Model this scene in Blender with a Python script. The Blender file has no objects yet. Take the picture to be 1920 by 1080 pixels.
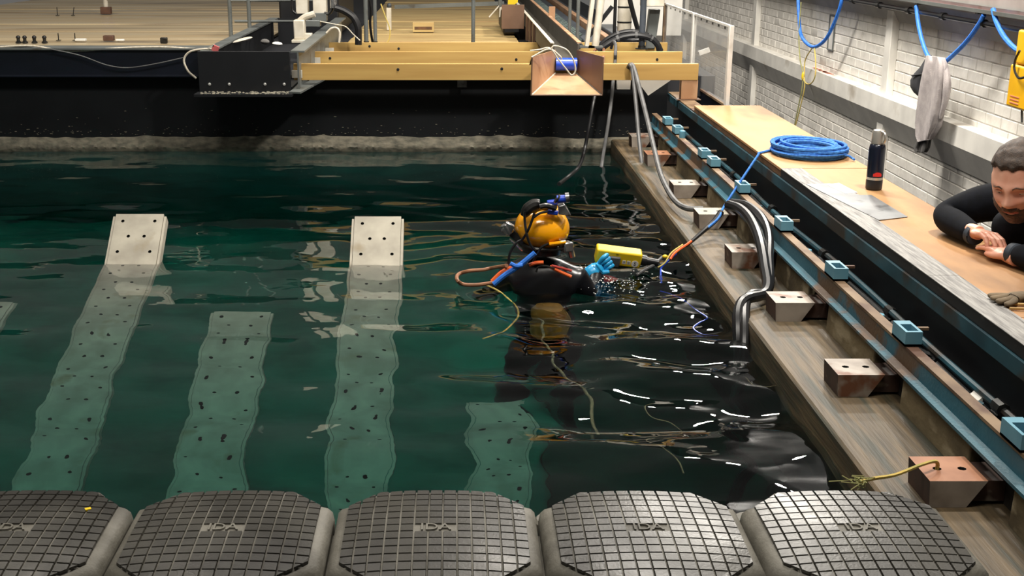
import bpy, bmesh, math, random
from mathutils import Vector, Matrix, Euler
from mathutils import noise as mnoise

random.seed(7)
SC = bpy.context.scene
COL = SC.collection
PI = math.pi

# ------------------------------------------------------------------ camera
F = 2300.0                      # focal length in pixels of a 1920 px wide frame
PITCH = math.atan(670.0 / F)
CP, SP = math.cos(PITCH), math.sin(PITCH)
CAMH = 1.62                     # eye height above the water
cd = bpy.data.cameras.new('camera')
cam = bpy.data.objects.new('camera', cd)
COL.objects.link(cam)
cam.location = (0, 0, CAMH)
cam.rotation_euler = (PI / 2 - PITCH, 0, 0)
cd.sensor_fit = 'HORIZONTAL'
cd.sensor_width = 36.0
cd.lens = F / 1920.0 * 36.0
cd.shift_x = 110.0 / 1920.0
cd.clip_start = 0.05
SC.camera = cam

# ------------------------------------------------------------------ world, lights, exposure
w = bpy.data.worlds.new('hall_ambient')
SC.world = w
w.use_nodes = True
w.node_tree.nodes['Background'].inputs[0].default_value = (1.0, 0.96, 0.9, 1)
w.node_tree.nodes['Background'].inputs[1].default_value = 0.13


def area(name, loc, target, sx, sy, power, color=(1, 0.94, 0.85)):
    l = bpy.data.lights.new(name, 'AREA')
    l.shape = 'RECTANGLE'
    l.size, l.size_y = sx, sy
    l.energy = power
    l.color = color
    o = bpy.data.objects.new(name, l)
    COL.objects.link(o)
    o.location = loc
    d = Vector(target) - Vector(loc)
    o.rotation_euler = d.to_track_quat('-Z', 'Y').to_euler()
    return o


area('hall_flood_lamp', (2.3, 4.4, 4.4), (1.9, 6.2, 0.3), 0.35, 0.35, 210)
area('unseen_overhead_light', (1.3, 8.0, 4.8), (2.9, 9.5, 0.5), 1.6, 0.35, 420)
area('unseen_overhead_light', (-0.9, 1.8, 6.2), (-0.8, 4.8, 0.0), 3.4, 1.6, 270)  # added unseen fill that brightens planks, floats and the underwater parts
area('wall_flood_lamp', (2.9, 10.0, 3.45), (0.8, 3.5, 0.0), 0.34, 0.26, 100)
area('wall_flood_lamp', (2.9, 14.0, 3.9), (0.6, 9.0, 0.3), 0.40, 0.28, 150)
area('unseen_overhead_light', (-2.5, 8.5, 7.0), (-2.0, 13.0, 0.5), 4.0, 0.5, 460)  # added unseen fill aimed at the far boards

SC.view_settings.view_transform = 'Standard'
SC.view_settings.look = 'None'
SC.view_settings.gamma = 1.0
SC.view_settings.use_curve_mapping = False
SC.view_settings.exposure = 0.0
SC.cycles.caustics_refractive = True
SC.cycles.caustics_reflective = False
SC.cycles.blur_glossy = 0.6
SC.cycles.sample_clamp_indirect = 6.0
SC.cycles.use_denoising = True


# ------------------------------------------------------------------ places read from the photograph
def onz(px, py, z):             # point of the horizontal plane z
    H = CAMH - z
    Zc = F * H / (CP * (py + 130.0))
    return Vector(((px - 850.0) / F * Zc, (Zc - H * SP) / CP, z))


def atd(px, py, D):             # point at the distance D along the tank
    t = (py - 540.0) / F
    H = D * (SP + t * CP) / (CP - t * SP)
    Zc = D * CP + H * SP
    return Vector(((px - 850.0) / F * Zc, D, CAMH - H))


def onx(px, py, X):             # point of the plane X along the tank
    Zc = F * X / (px - 850.0)
    H = (py + 130.0) * CP * Zc / F
    return Vector((X, (Zc - H * SP) / CP, CAMH - H))


# ------------------------------------------------------------------ materials
def rgb(r, g, b):
    f = lambda c: ((c / 255.0 + 0.055) / 1.055) ** 2.4 if c > 10 else c / 255.0 / 12.92
    return (f(r), f(g), f(b), 1.0)


M = {}


def mat(name, c1, c2=None, scale=6.0, rough=0.6, metal=0.0, bump=0.0, bscale=40.0, stretch=(1, 1, 1), lo=0.35, hi=0.65,
        c3=None, scale3=2.0, lo3=0.5, hi3=0.62, coat=0.0, rough2=None, spec=0.5):
    m = bpy.data.materials.new(name)
    m.use_nodes = True
    nt = m.node_tree
    N, L = nt.nodes, nt.links
    bs = N['Principled BSDF']
    bs.inputs['Roughness'].default_value = rough
    bs.inputs['Metallic'].default_value = metal
    bs.inputs['Specular IOR Level'].default_value = spec
    if coat:
        bs.inputs['Coat Weight'].default_value = coat
        bs.inputs['Coat Roughness'].default_value = 0.1
    geo = N.new('ShaderNodeNewGeometry')
    mp = N.new('ShaderNodeMapping')
    mp.inputs['Scale'].default_value = stretch
    L.new(geo.outputs['Position'], mp.inputs['Vector'])

    def nz(s, lo, hi, detail=6):
        n = N.new('ShaderNodeTexNoise')
        n.inputs['Scale'].default_value = s
        n.inputs['Detail'].default_value = detail
        L.new(mp.outputs[0], n.inputs['Vector'])
        r = N.new('ShaderNodeMapRange')
        r.inputs['From Min'].default_value = lo
        r.inputs['From Max'].default_value = hi
        L.new(n.outputs['Fac'], r.inputs['Value'])
        return r.outputs[0]

    def mix(f, a, b):
        x = N.new('ShaderNodeMix')
        x.data_type = 'RGBA'
        L.new(f, x.inputs[0])
        for sock, v in ((x.inputs[6], a), (x.inputs[7], b)):
            if isinstance(v, tuple):
                sock.default_value = v
            else:
                L.new(v, sock)
        return x.outputs[2]

    out = c1
    if c2 is not None:
        fac = nz(scale, lo, hi)
        out = mix(fac, c1, c2)
        if rough2 is not None:
            r = N.new('ShaderNodeMapRange')
            r.inputs['To Min'].default_value = rough
            r.inputs['To Max'].default_value = rough2
            L.new(fac, r.inputs['Value'])
            L.new(r.outputs[0], bs.inputs['Roughness'])
    if c3 is not None:
        out = mix(nz(scale3, lo3, hi3), out, c3)
    if isinstance(out, tuple):
        bs.inputs['Base Color'].default_value = out
    else:
        L.new(out, bs.inputs['Base Color'])
    if bump:
        b = N.new('ShaderNodeBump')
        b.inputs['Strength'].default_value = 1.0
        b.inputs['Distance'].default_value = bump
        n = N.new('ShaderNodeTexNoise')
        n.inputs['Scale'].default_value = bscale
        n.inputs['Detail'].default_value = 4
        L.new(mp.outputs[0], n.inputs['Vector'])
        L.new(n.outputs['Fac'], b.inputs['Height'])
        L.new(b.outputs[0], bs.inputs['Normal'])
    M[name] = m
    return m


mat('ply', rgb(176, 134, 88), rgb(158, 116, 74), 5, 0.6, c3=rgb(124, 92, 62), scale3=2.6, lo3=0.54, hi3=0.70, stretch=(1, 0.35, 1), bump=0.0006, bscale=60)
mat('ply_edge', rgb(122, 84, 52), rgb(80, 58, 40), 9, 0.8)
mat('pine', rgb(190, 156, 90), rgb(174, 138, 76), 3, 0.55, stretch=(0.4, 3, 6), c3=rgb(148, 114, 62), scale3=1.6, lo3=0.58, hi3=0.78)
mat('pine_floor', rgb(196, 172, 116), rgb(170, 140, 92), 3, 0.5, stretch=(0.5, 4, 1), c3=rgb(120, 100, 70), scale3=1.0, lo3=0.56, hi3=0.75)
mat('wet_board', rgb(204, 186, 150), rgb(176, 154, 118), 1.6, 0.22, stretch=(0.35, 2.2, 1), c3=rgb(120, 104, 82), scale3=1.1, lo3=0.54, hi3=0.72, rough2=0.5)
mat('grey_timber', rgb(150, 148, 144), rgb(104, 102, 100), 14, 0.6, stretch=(6, 0.5, 3), c3=rgb(60, 58, 56), scale3=10, lo3=0.62, hi3=0.72, bump=0.002, bscale=30)
mat('black_timber', rgb(24, 24, 25), rgb(10, 11, 12), 8, 0.65, c3=rgb(70, 68, 64), scale3=14, lo3=0.66, hi3=0.78, stretch=(1, 0.5, 1))
mat('alu', rgb(150, 152, 153), rgb(120, 122, 124), 6, 0.38, 0.55, c3=rgb(64, 62, 60), scale3=8, lo3=0.62, hi3=0.72)
mat('white_brick', rgb(226, 222, 214), rgb(208, 204, 196), 7, 0.75, bump=0.003, bscale=22)
mat('white_mortar', rgb(196, 192, 184), rgb(172, 167, 160), 9, 0.85)
mat('white_steel', rgb(224, 221, 213), rgb(206, 203, 196), 5, 0.5, c3=rgb(176, 168, 156), scale3=3, lo3=0.62, hi3=0.75)
mat('off_white', rgb(214, 208, 194), rgb(190, 182, 164), 9, 0.5)
mat('grey_cladding', rgb(70, 70, 72), rgb(60, 60, 62), 3, 0.8)
mat('concrete', rgb(116, 103, 76), rgb(70, 60, 42), 5, 0.75, c3=rgb(146, 134, 108), scale3=6, lo3=0.55, hi3=0.66, bump=0.003, bscale=28, stretch=(1, 0.8, 1.6))
mat('ledge', rgb(96, 80, 56), rgb(62, 52, 36), 7, 0.6, c3=rgb(50, 50, 38), scale3=4, lo3=0.50, hi3=0.64, stretch=(5, 0.35, 5), bump=0.002, bscale=20)
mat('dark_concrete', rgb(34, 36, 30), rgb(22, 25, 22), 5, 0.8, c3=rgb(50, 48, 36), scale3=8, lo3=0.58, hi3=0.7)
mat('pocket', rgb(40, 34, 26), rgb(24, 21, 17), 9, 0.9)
mat('tank_floor', rgb(92, 132, 122), rgb(56, 92, 84), 1.3, 0.9)
mat('tank_wall', rgb(66, 112, 108), rgb(46, 86, 84), 2.0, 0.9)
mat('blue_steel', rgb(46, 92, 106), rgb(36, 76, 90), 5, 0.5, c3=rgb(80, 60, 42), scale3=5, lo3=0.53, hi3=0.60, bump=0.0015, bscale=60)
mat('teal_steel', rgb(32, 74, 86), rgb(22, 54, 64), 6, 0.5, c3=rgb(40, 34, 28), scale3=4, lo3=0.52, hi3=0.62)
mat('light_blue', rgb(104, 154, 172), rgb(88, 138, 158), 8, 0.45)
mat('rail_top', rgb(128, 106, 80), rgb(92, 70, 50), 12, 0.65, stretch=(1, 0.5, 1), c3=rgb(78, 50, 34), scale3=6, lo3=0.54, hi3=0.64)
mat('block_steel', rgb(160, 150, 139), rgb(126, 116, 106), 10, 0.5, 0.1, c3=rgb(112, 74, 54), scale3=6, lo3=0.55, hi3=0.64)
mat('block_rust', rgb(160, 112, 82), rgb(136, 90, 64), 9, 0.55, 0.1, c3=rgb(186, 166, 146), scale3=8, lo3=0.6, hi3=0.68)
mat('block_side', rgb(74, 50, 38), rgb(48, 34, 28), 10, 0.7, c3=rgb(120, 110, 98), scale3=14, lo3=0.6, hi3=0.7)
mat('rust', rgb(112, 66, 42), rgb(72, 44, 30), 14, 0.8)
mat('black_steel', rgb(14, 16, 20), rgb(10, 12, 16), 6, 0.45, c3=rgb(40, 38, 34), scale3=11, lo3=0.68, hi3=0.8)
mat('navy_steel', rgb(12, 18, 32), rgb(8, 13, 24), 5, 0.4)
mat('tank_end', rgb(20, 23, 26), rgb(13, 15, 18), 3, 0.6, c3=rgb(40, 43, 43), scale3=9, lo3=0.66, hi3=0.85, stretch=(0.6, 1, 1), spec=0.25)
mat('crust', rgb(134, 128, 112), rgb(92, 90, 80), 30, 0.9, bump=0.004, bscale=60, stretch=(0.5, 1, 1))
mat('grey_steel', rgb(112, 116, 114), rgb(96, 100, 98), 4, 0.4, 0.3, c3=rgb(78, 70, 58), scale3=6, lo3=0.62, hi3=0.74)
mat('brown_paint', rgb(176, 136, 102), rgb(160, 120, 88), 3, 0.45, c3=rgb(188, 150, 116), scale3=4)
mat('brown_dark', rgb(108, 82, 64), rgb(92, 68, 52), 4, 0.5)
mat('beam_grey', rgb(88, 84, 76), rgb(74, 70, 62), 4, 0.5)
mat('blue_paint', rgb(30, 70, 190), rgb(22, 54, 160), 5, 0.35)
mat('bright_blue', rgb(54, 128, 226), rgb(36, 104, 204), 30, 0.6)
mat('rope_blue', rgb(60, 132, 214), rgb(30, 92, 176), 60, 0.75, bump=0.002, bscale=220)
mat('rope_white', rgb(214, 206, 190), rgb(180, 170, 150), 50, 0.8)
mat('rope_yellow', rgb(206, 176, 92), rgb(170, 160, 90), 20, 0.8)
mat('rope_green', rgb(150, 150, 96), rgb(120, 116, 72), 18, 0.8)
mat('orange', rgb(236, 106, 44), rgb(214, 84, 34), 20, 0.5)
mat('tan_hose', rgb(150, 100, 66), rgb(120, 80, 54), 20, 0.6)
mat('rubber', rgb(26, 26, 28), rgb(18, 18, 20), 10, 0.35)
mat('hose_grey', rgb(88, 88, 88), rgb(66, 66, 66), 16, 0.5)
mat('float_grey', rgb(116, 113, 104), rgb(88, 85, 76), 9, 0.6, c3=rgb(62, 59, 52), scale3=3.4, lo3=0.52, hi3=0.70, bump=0.0012, bscale=120, spec=0.4)
mat('float_pad', rgb(66, 64, 58), rgb(46, 44, 39), 8, 0.30, c3=rgb(34, 32, 27), scale3=3.4, lo3=0.48, hi3=0.66, bump=0.0006, bscale=150, rough2=0.42)
mat('plank', rgb(176, 170, 154), rgb(148, 142, 128), 7, 0.6, c3=rgb(140, 128, 104), scale3=5, lo3=0.6, hi3=0.72)
mat('hole_dark', rgb(14, 14, 14), None, 1, 0.9)
mat('helmet_yellow', rgb(250, 176, 18), rgb(240, 160, 10), 3, 0.16, coat=0.5)
mat('device_yellow', rgb(236, 202, 36), rgb(222, 186, 26), 6, 0.35)
mat('bottle_yellow', rgb(150, 108, 40), None, 5, 0.6)
mat('chrome', rgb(200, 200, 200), rgb(150, 150, 150), 30, 0.22, 0.9)
mat('dark_metal', rgb(58, 58, 56), rgb(36, 36, 36), 30, 0.35, 0.6)
mat('neoprene', rgb(14, 15, 20), rgb(8, 9, 12), 12, 0.28)
mat('glove_blue', rgb(40, 160, 214), rgb(30, 136, 190), 12, 0.35)
mat('red_cloth', rgb(168, 52, 42), None, 5, 0.7)
mat('skin', rgb(224, 158, 128), rgb(212, 140, 112), 18, 0.5, spec=0.4)
mat('skin_face', rgb(238, 182, 156), rgb(224, 156, 130), 14, 0.45, spec=0.4)
mat('lips', rgb(176, 100, 86), None, 5, 0.5)
mat('hair', rgb(72, 55, 42), rgb(44, 33, 26), 120, 0.6, stretch=(1, 1, 1), bump=0.0022, bscale=420)
mat('beard', rgb(104, 70, 46), rgb(66, 45, 32), 80, 0.7, bump=0.003, bscale=240)
mat('fleece', rgb(11, 14, 22), rgb(7, 9, 14), 40, 0.9, bump=0.0005, bscale=400, spec=0.2)
mat('fleece_trim', rgb(44, 52, 62), None, 40, 0.7)
mat('trousers', rgb(40, 42, 48), rgb(30, 32, 38), 20, 0.85)
mat('eye_white', rgb(200, 190, 180), None, 4, 0.3)
mat('eye_dark', rgb(34, 24, 20), None, 4, 0.3)
mat('towel', rgb(172, 164, 162), rgb(152, 145, 144), 20, 0.9, bump=0.003, bscale=200)
mat('charcoal_cloth', rgb(92, 90, 88), rgb(70, 68, 66), 20, 0.9)
mat('cap_black', rgb(34, 35, 40), rgb(24, 25, 30), 10, 0.8)
mat('glove_grey', rgb(112, 96, 74), rgb(84, 72, 56), 16, 0.9, bump=0.002, bscale=80)
mat('thermos_blue', rgb(20, 26, 44), rgb(14, 18, 32), 6, 0.25)
mat('thermos_black', rgb(24, 24, 26), None, 6, 0.4)
mat('steel_cup', rgb(206, 200, 190), None, 6, 0.28, 0.75)
mat('label_red', rgb(200, 40, 36), None, 5, 0.5)
mat('label_white', rgb(224, 222, 216), None, 5, 0.5)
mat('foam', rgb(235, 238, 235), None, 5, 0.15)
mat('rope_sunk', rgb(112, 104, 76), rgb(84, 80, 60), 18, 0.8)
mat('water_darkener', rgb(44, 58, 50), rgb(30, 42, 37), 3, 0.9)  # dark colour of the added slab, darkens the water above it
mat('paper', rgb(224, 222, 214), None, 5, 0.7)
mat('red_tray', rgb(190, 96, 96), rgb(168, 80, 82), 8, 0.5)
mat('yellow_box', rgb(240, 186, 20), rgb(226, 168, 12), 4, 0.4)
mat('bolt', rgb(200, 200, 196), None, 5, 0.35, 0.5)
mat('brown_block', rgb(104, 72, 54), rgb(80, 56, 44), 10, 0.7)
mat('chain_grey', rgb(96, 108, 104), rgb(62, 74, 74), 20, 0.5)
mat('slate', rgb(66, 72, 80), rgb(52, 58, 64), 4, 0.5)
mat('girt_shade', rgb(156, 153, 148), rgb(142, 139, 134), 5, 0.55)  # shade from above painted into the girt as grey
mat('dock_dark', rgb(26, 28, 34), rgb(18, 20, 26), 4, 0.8)
mat('orange_paint', rgb(226, 130, 96), None, 5, 0.7)


def glass(name, color, rough, ior, thin_alpha=None):
    m = bpy.data.materials.new(name)
    m.use_nodes = True
    nt = m.node_tree
    N, L = nt.nodes, nt.links
    N.remove(N['Principled BSDF'])
    out = N['Material Output']
    tr = N.new('ShaderNodeBsdfTransparent')
    tr.inputs[0].default_value = color
    gl = N.new('ShaderNodeBsdfGlossy')
    gl.inputs['Roughness'].default_value = rough
    df = N.new('ShaderNodeBsdfDiffuse')
    df.inputs[0].default_value = (0.85, 0.85, 0.83, 1)
    m1 = N.new('ShaderNodeMixShader')
    m1.inputs[0].default_value = thin_alpha
    L.new(tr.outputs[0], m1.inputs[1])
    L.new(df.outputs[0], m1.inputs[2])
    m2 = N.new('ShaderNodeMixShader')
    m2.inputs[0].default_value = 0.05
    L.new(m1.outputs[0], m2.inputs[1])
    L.new(gl.outputs[0], m2.inputs[2])
    L.new(m2.outputs[0], out.inputs['Surface'])
    M[name] = m


glass('acrylic', (0.95, 0.95, 0.95, 1), 0.05, 1.3, 0.16)


def water_mat():
    m = bpy.data.materials.new('water')
    m.use_nodes = True
    nt = m.node_tree
    N, L = nt.nodes, nt.links
    N.remove(N['Principled BSDF'])
    out = N['Material Output']
    g = N.new('ShaderNodeBsdfGlass')
    g.inputs['IOR'].default_value = 1.333
    g.inputs['Roughness'].default_value = 0.0
    g.inputs['Color'].default_value = (1, 1, 1, 1)
    geo = N.new('ShaderNodeNewGeometry')
    mp = N.new('ShaderNodeMapping')
    mp.inputs['Scale'].default_value = (0.8, 1.2, 1)
    L.new(geo.outputs['Position'], mp.inputs['Vector'])
    n = N.new('ShaderNodeTexNoise')
    n.inputs['Scale'].default_value = 11
    n.inputs['Detail'].default_value = 1
    L.new(mp.outputs[0], n.inputs['Vector'])
    b = N.new('ShaderNodeBump')
    b.inputs['Strength'].default_value = 1.0
    b.inputs['Distance'].default_value = 0.0010
    L.new(n.outputs['Fac'], b.inputs['Height'])
    L.new(b.outputs[0], g.inputs['Normal'])
    L.new(g.outputs[0], out.inputs['Surface'])
    v = N.new('ShaderNodeVolumeAbsorption')
    v.inputs['Color'].default_value = (0.20, 0.72, 0.68, 1)
    v.inputs['Density'].default_value = 0.80
    L.new(v.outputs[0], out.inputs['Volume'])
    M['water'] = m


water_mat()


# ------------------------------------------------------------------ mesh helpers
def catmull(pts, n=6):
    P = [Vector(p) for p in pts]
    if len(P) < 3:
        return P
    Q = [P[0] * 2 - P[1]] + P + [P[-1] * 2 - P[-2]]
    out = []
    for i in range(1, len(Q) - 2):
        for k in range(n):
            t = k / n
            a, b, c, d = Q[i - 1], Q[i], Q[i + 1], Q[i + 2]
            out.append(0.5 * ((2 * b) + (c - a) * t + (2 * a - 5 * b + 4 * c - d) * t * t + (3 * b - a - 3 * c + d) * t ** 3))
    out.append(P[-1])
    return out


class B:
    def __init__(self):
        self.v, self.f, self.m = [], [], []

    def add(self, vs, fs, m=0):
        o = len(self.v)
        self.v += [tuple(v) for v in vs]
        self.f += [tuple(i + o for i in f) for f in fs]
        self.m += [m] * len(fs)
        return self

    def box(self, x0, x1, y0, y1, z0, z1, m=0):
        vs = [(x, y, z) for z in (z0, z1) for y in (y0, y1) for x in (x0, x1)]
        return self.add(vs, [(0, 2, 3, 1), (4, 5, 7, 6), (0, 1, 5, 4), (2, 6, 7, 3), (0, 4, 6, 2), (1, 3, 7, 5)], m)

    def obox(self, c, s, rot=None, m=0):
        c = Vector(c)
        R = rot if rot is not None else Matrix.Identity(3)
        vs = [c + R @ Vector((x * s[0] / 2, y * s[1] / 2, z * s[2] / 2)) for z in (-1, 1) for y in (-1, 1) for x in (-1, 1)]
        return self.add(vs, [(0, 2, 3, 1), (4, 5, 7, 6), (0, 1, 5, 4), (2, 6, 7, 3), (0, 4, 6, 2), (1, 3, 7, 5)], m)

    def bar(self, a, b, wx, wz, m=0):          # a rectangular bar from a to b
        a, b = Vector(a), Vector(b)
        d = b - a
        R = d.to_track_quat('Y', 'Z').to_matrix()
        return self.obox((a + b) / 2, (wx, d.length, wz), R, m)

    def prism(self, poly, axis, a0, a1, m=0):
        n = len(poly)
        def mk(p, a):
            return {'y': (p[0], a, p[1]), 'x': (a, p[0], p[1]), 'z': (p[0], p[1], a)}[axis]
        vs = [mk(p, a0) for p in poly] + [mk(p, a1) for p in poly]
        fs = [tuple(range(n)), tuple(range(2 * n - 1, n - 1, -1))]
        fs += [(i, i + n, (i + 1) % n + n, (i + 1) % n) for i in range(n)]
        return self.add(vs, fs, m)

    def tube(self, path, r, n=8, closed=False, m=0):
        P = [Vector(p) for p in path]
        k = len(P)
        R = r if isinstance(r, (list, tuple)) else [r] * k
        T = []
        for i in range(k):
            a = P[(i - 1) % k] if (closed or i > 0) else P[i]
            b = P[(i + 1) % k] if (closed or i < k - 1) else P[i]
            t = (b - a)
            T.append(t.normalized() if t.length > 1e-9 else Vector((0, 0, 1)))
        up = Vector((0, 0, 1)) if abs(T[0].z) < 0.9 else Vector((1, 0, 0))
        nrm = T[0].cross(up).normalized()
        vs = []
        for i in range(k):
            nrm = (nrm - T[i] * nrm.dot(T[i]))
            nrm = nrm.normalized() if nrm.length > 1e-6 else T[i].orthogonal().normalized()
            bn = T[i].cross(nrm)
            for j in range(n):
                a = 2 * PI * j / n
                vs.append(P[i] + (nrm * math.cos(a) + bn * math.sin(a)) * R[i])
        fs = []
        for i in range(k if closed else k - 1):
            i2 = (i + 1) % k
            for j in range(n):
                j2 = (j + 1) % n
                fs.append((i * n + j, i2 * n + j, i2 * n + j2, i * n + j2))
        if not closed:
            fs.append(tuple(range(n)))
            fs.append(tuple((k - 1) * n + j for j in range(n - 1, -1, -1)))
        return self.add(vs, fs, m)

    def lathe(self, prof, c=(0, 0, 0), n=20, rot=None, m=0, cap=True):
        c = Vector(c)
        R = rot if rot is not None else Matrix.Identity(3)
        vs, fs = [], []
        for (r, z) in prof:
            for j in range(n):
                a = 2 * PI * j / n
                vs.append(c + R @ Vector((r * math.cos(a), r * math.sin(a), z)))
        for i in range(len(prof) - 1):
            for j in range(n):
                j2 = (j + 1) % n
                fs.append((i * n + j, i * n + j2, (i + 1) * n + j2, (i + 1) * n + j))
        if cap:
            fs.append(tuple(range(n - 1, -1, -1)))
            fs.append(tuple((len(prof) - 1) * n + j for j in range(n)))
        return self.add(vs, fs, m)

    def ball(self, c, rad, nu=16, nv=10, rot=None, m=0, fn=None):
        c = Vector(c)
        R = rot if rot is not None else Matrix.Identity(3)
        vs, fs = [], []
        for i in range(nv + 1):
            t = PI * i / nv
            for j in range(nu):
                a = 2 * PI * j / nu
                p = Vector((math.sin(t) * math.cos(a) * rad[0], math.sin(t) * math.sin(a) * rad[1], math.cos(t) * rad[2]))
                if fn:
                    p = fn(p)
                vs.append(c + R @ p)
        for i in range(nv):
            for j in range(nu):
                j2 = (j + 1) % nu
                fs.append((i * nu + j, (i + 1) * nu + j, (i + 1) * nu + j2, i * nu + j2))
        return self.add(vs, fs, m)

    def mesh(self, name, mats, smooth=35):
        me = bpy.data.meshes.new(name)
        me.from_pydata(self.v, [], self.f)
        if not isinstance(mats, (list, tuple)):
            mats = [mats]
        for x in mats:
            me.materials.append(M[x])
        if len(mats) > 1:
            me.polygons.foreach_set('material_index', self.m)
        bm = bmesh.new()
        bm.from_mesh(me)
        bmesh.ops.remove_doubles(bm, verts=bm.verts, dist=1e-6)
        bmesh.ops.recalc_face_normals(bm, faces=bm.faces)
        bm.to_mesh(me)
        bm.free()
        if smooth:
            me.polygons.foreach_set('use_smooth', [True] * len(me.polygons))
            me.set_sharp_from_angle(angle=math.radians(smooth))
        me.update()
        return me

    def build(self, name, mats, parent=None, smooth=35, bevel=0.0, seg=2):
        return link(name, self.mesh(name, mats, smooth), parent, bevel, seg)


def link(name, me, parent=None, bevel=0.0, seg=2):
    o = bpy.data.objects.new(name, me)
    COL.objects.link(o)
    if parent is not None:
        set_parent(o, parent)
    if bevel:
        b = o.modifiers.new('edge', 'BEVEL')
        b.width = bevel
        b.segments = seg
        b.limit_method = 'ANGLE'
        b.angle_limit = math.radians(40)
    return o


def set_parent(o, p):                # shapes are made at their real place; the parent's own place is taken off again
    o.parent = p
    o.matrix_parent_inverse = Matrix.Translation(-p.location)


def tag(o, label, cat, group=None, kind=None):
    o['label'] = label
    o['category'] = cat
    if group:
        o['group'] = group
    if kind:
        o['kind'] = kind
    return o


def struct(o, label, cat):
    return tag(o, label, cat, None, 'structure')


def thing(name, label, cat, loc=(0, 0, 0), group=None, kind=None):
    o = bpy.data.objects.new(name, None)
    COL.objects.link(o)
    o.location = loc
    o.empty_display_size = 0.05
    return tag(o, label, cat, group, kind)


def copy_tree(o, parent=None, dl=(0, 0, 0)):
    c = o.copy()
    COL.objects.link(c)
    if parent is not None:
        c.parent = parent
    for ch in [x for x in bpy.data.objects if x.parent == o]:
        copy_tree(ch, c)
    return c


def text_mesh(s, size, ext):
    cu = bpy.data.curves.new('lettering', 'FONT')
    cu.body = s
    cu.size = size
    cu.extrude = ext
    cu.align_x = 'CENTER'
    cu.align_y = 'CENTER'
    cu.resolution_u = 3
    o = bpy.data.objects.new('lettering', cu)
    COL.objects.link(o)
    bpy.context.view_layer.update()
    me = bpy.data.meshes.new_from_object(o.evaluated_get(bpy.context.evaluated_depsgraph_get()))
    bpy.data.objects.remove(o)
    bpy.data.curves.remove(cu)
    return me


def text(name, s, size, ext, matrix, matname, parent):
    me = text_mesh(s, size, ext)
    me.transform(matrix)
    me.materials.clear()
    me.materials.append(M[matname])
    return link(name, me, parent)


def frame_m(o, ex, ey):              # matrix with given x and y axes
    ex, ey = Vector(ex).normalized(), Vector(ey).normalized()
    ez = ex.cross(ey).normalized()
    ey = ez.cross(ex)
    m = Matrix((ex, ey, ez)).transposed().to_4x4()
    m.translation = Vector(o)
    return m


def skin_mesh(verts, edges, radii, root=0, sub=2):
    me = bpy.data.meshes.new('skin')
    me.from_pydata([tuple(v) for v in verts], edges, [])
    o = bpy.data.objects.new('skin', me)
    COL.objects.link(o)
    md = o.modifiers.new('skin', 'SKIN')
    md.branch_smoothing = 0.6
    sv = me.skin_vertices[0].data
    for i, r in enumerate(radii):
        sv[i].radius = (r, r) if not isinstance(r, tuple) else r
        sv[i].use_root = (i == root)
    s = o.modifiers.new('sub', 'SUBSURF')
    s.levels = sub
    s.render_levels = sub
    bpy.context.view_layer.update()
    out = bpy.data.meshes.new_from_object(o.evaluated_get(bpy.context.evaluated_depsgraph_get()))
    bpy.data.objects.remove(o)
    bpy.data.meshes.remove(me)
    return out


def fuse(b, voxel=0.0022, it=8):           # melt overlapping shapes into one smooth skin
    me = b.mesh('fuse', 'skin', 0)
    o = bpy.data.objects.new('fuse', me)
    COL.objects.link(o)
    r = o.modifiers.new('remesh', 'REMESH')
    r.mode = 'VOXEL'
    r.voxel_size = voxel
    q = o.modifiers.new('smooth', 'SMOOTH')
    q.factor = 0.5
    q.iterations = it
    bpy.context.view_layer.update()
    out = bpy.data.meshes.new_from_object(o.evaluated_get(bpy.context.evaluated_depsgraph_get()))
    bpy.data.objects.remove(o)
    bpy.data.meshes.remove(me)
    return out


def absorb(b, me, m=0, mtx=None):    # add a finished mesh to a collector
    vs = [(mtx @ v.co if mtx else v.co.copy()) for v in me.vertices]
    b.add(vs, [tuple(p.vertices) for p in me.polygons], m)
    return b


def holed_rect(b, o, ex, ey, xs, ys, holes, depth, m=0, mh=0, n=8):
    """a flat rectangle cut into cells xs by ys; holes = {(i, j): radius}; each hole gets a wall of the given depth and a floor"""
    o, ex, ey = Vector(o), Vector(ex), Vector(ey)
    ez = ex.cross(ey).normalized()
    for i in range(len(xs) - 1):
        for j in range(len(ys) - 1):
            x0, x1, y0, y1 = xs[i], xs[i + 1], ys[j], ys[j + 1]
            P = lambda x, y, d=0: o + ex * x + ey * y - ez * d
            if (i, j) not in holes:
                b.add([P(x0, y0), P(x1, y0), P(x1, y1), P(x0, y1)], [(0, 1, 2, 3)], m)
                continue
            r = holes[(i, j)]
            cx, cy, hx, hy = (x0 + x1) / 2, (y0 + y1) / 2, (x1 - x0) / 2, (y1 - y0) / 2
            out = [(1, 0), (1, 1), (0, 1), (-1, 1), (-1, 0), (-1, -1), (0, -1), (1, -1)]
            vs = [P(cx + a * hx, cy + c * hy) for a, c in out]
            ring = [P(cx + r * math.cos(k * PI / 4), cy + r * math.sin(k * PI / 4)) for k in range(8)]
            b.add(vs + ring, [(k, (k + 1) % 8, (k + 1) % 8 + 8, k + 8) for k in range(8)], m)
            low = [p - ez * depth for p in ring]
            b.add(ring + low, [(k, (k + 1) % 8, (k + 1) % 8 + 8, k + 8) for k in range(8)] + [tuple(range(15, 7, -1))], mh)

# ================================================================== THE SETTING
WATER_X1 = 1.53
END_D = 9.316

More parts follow.
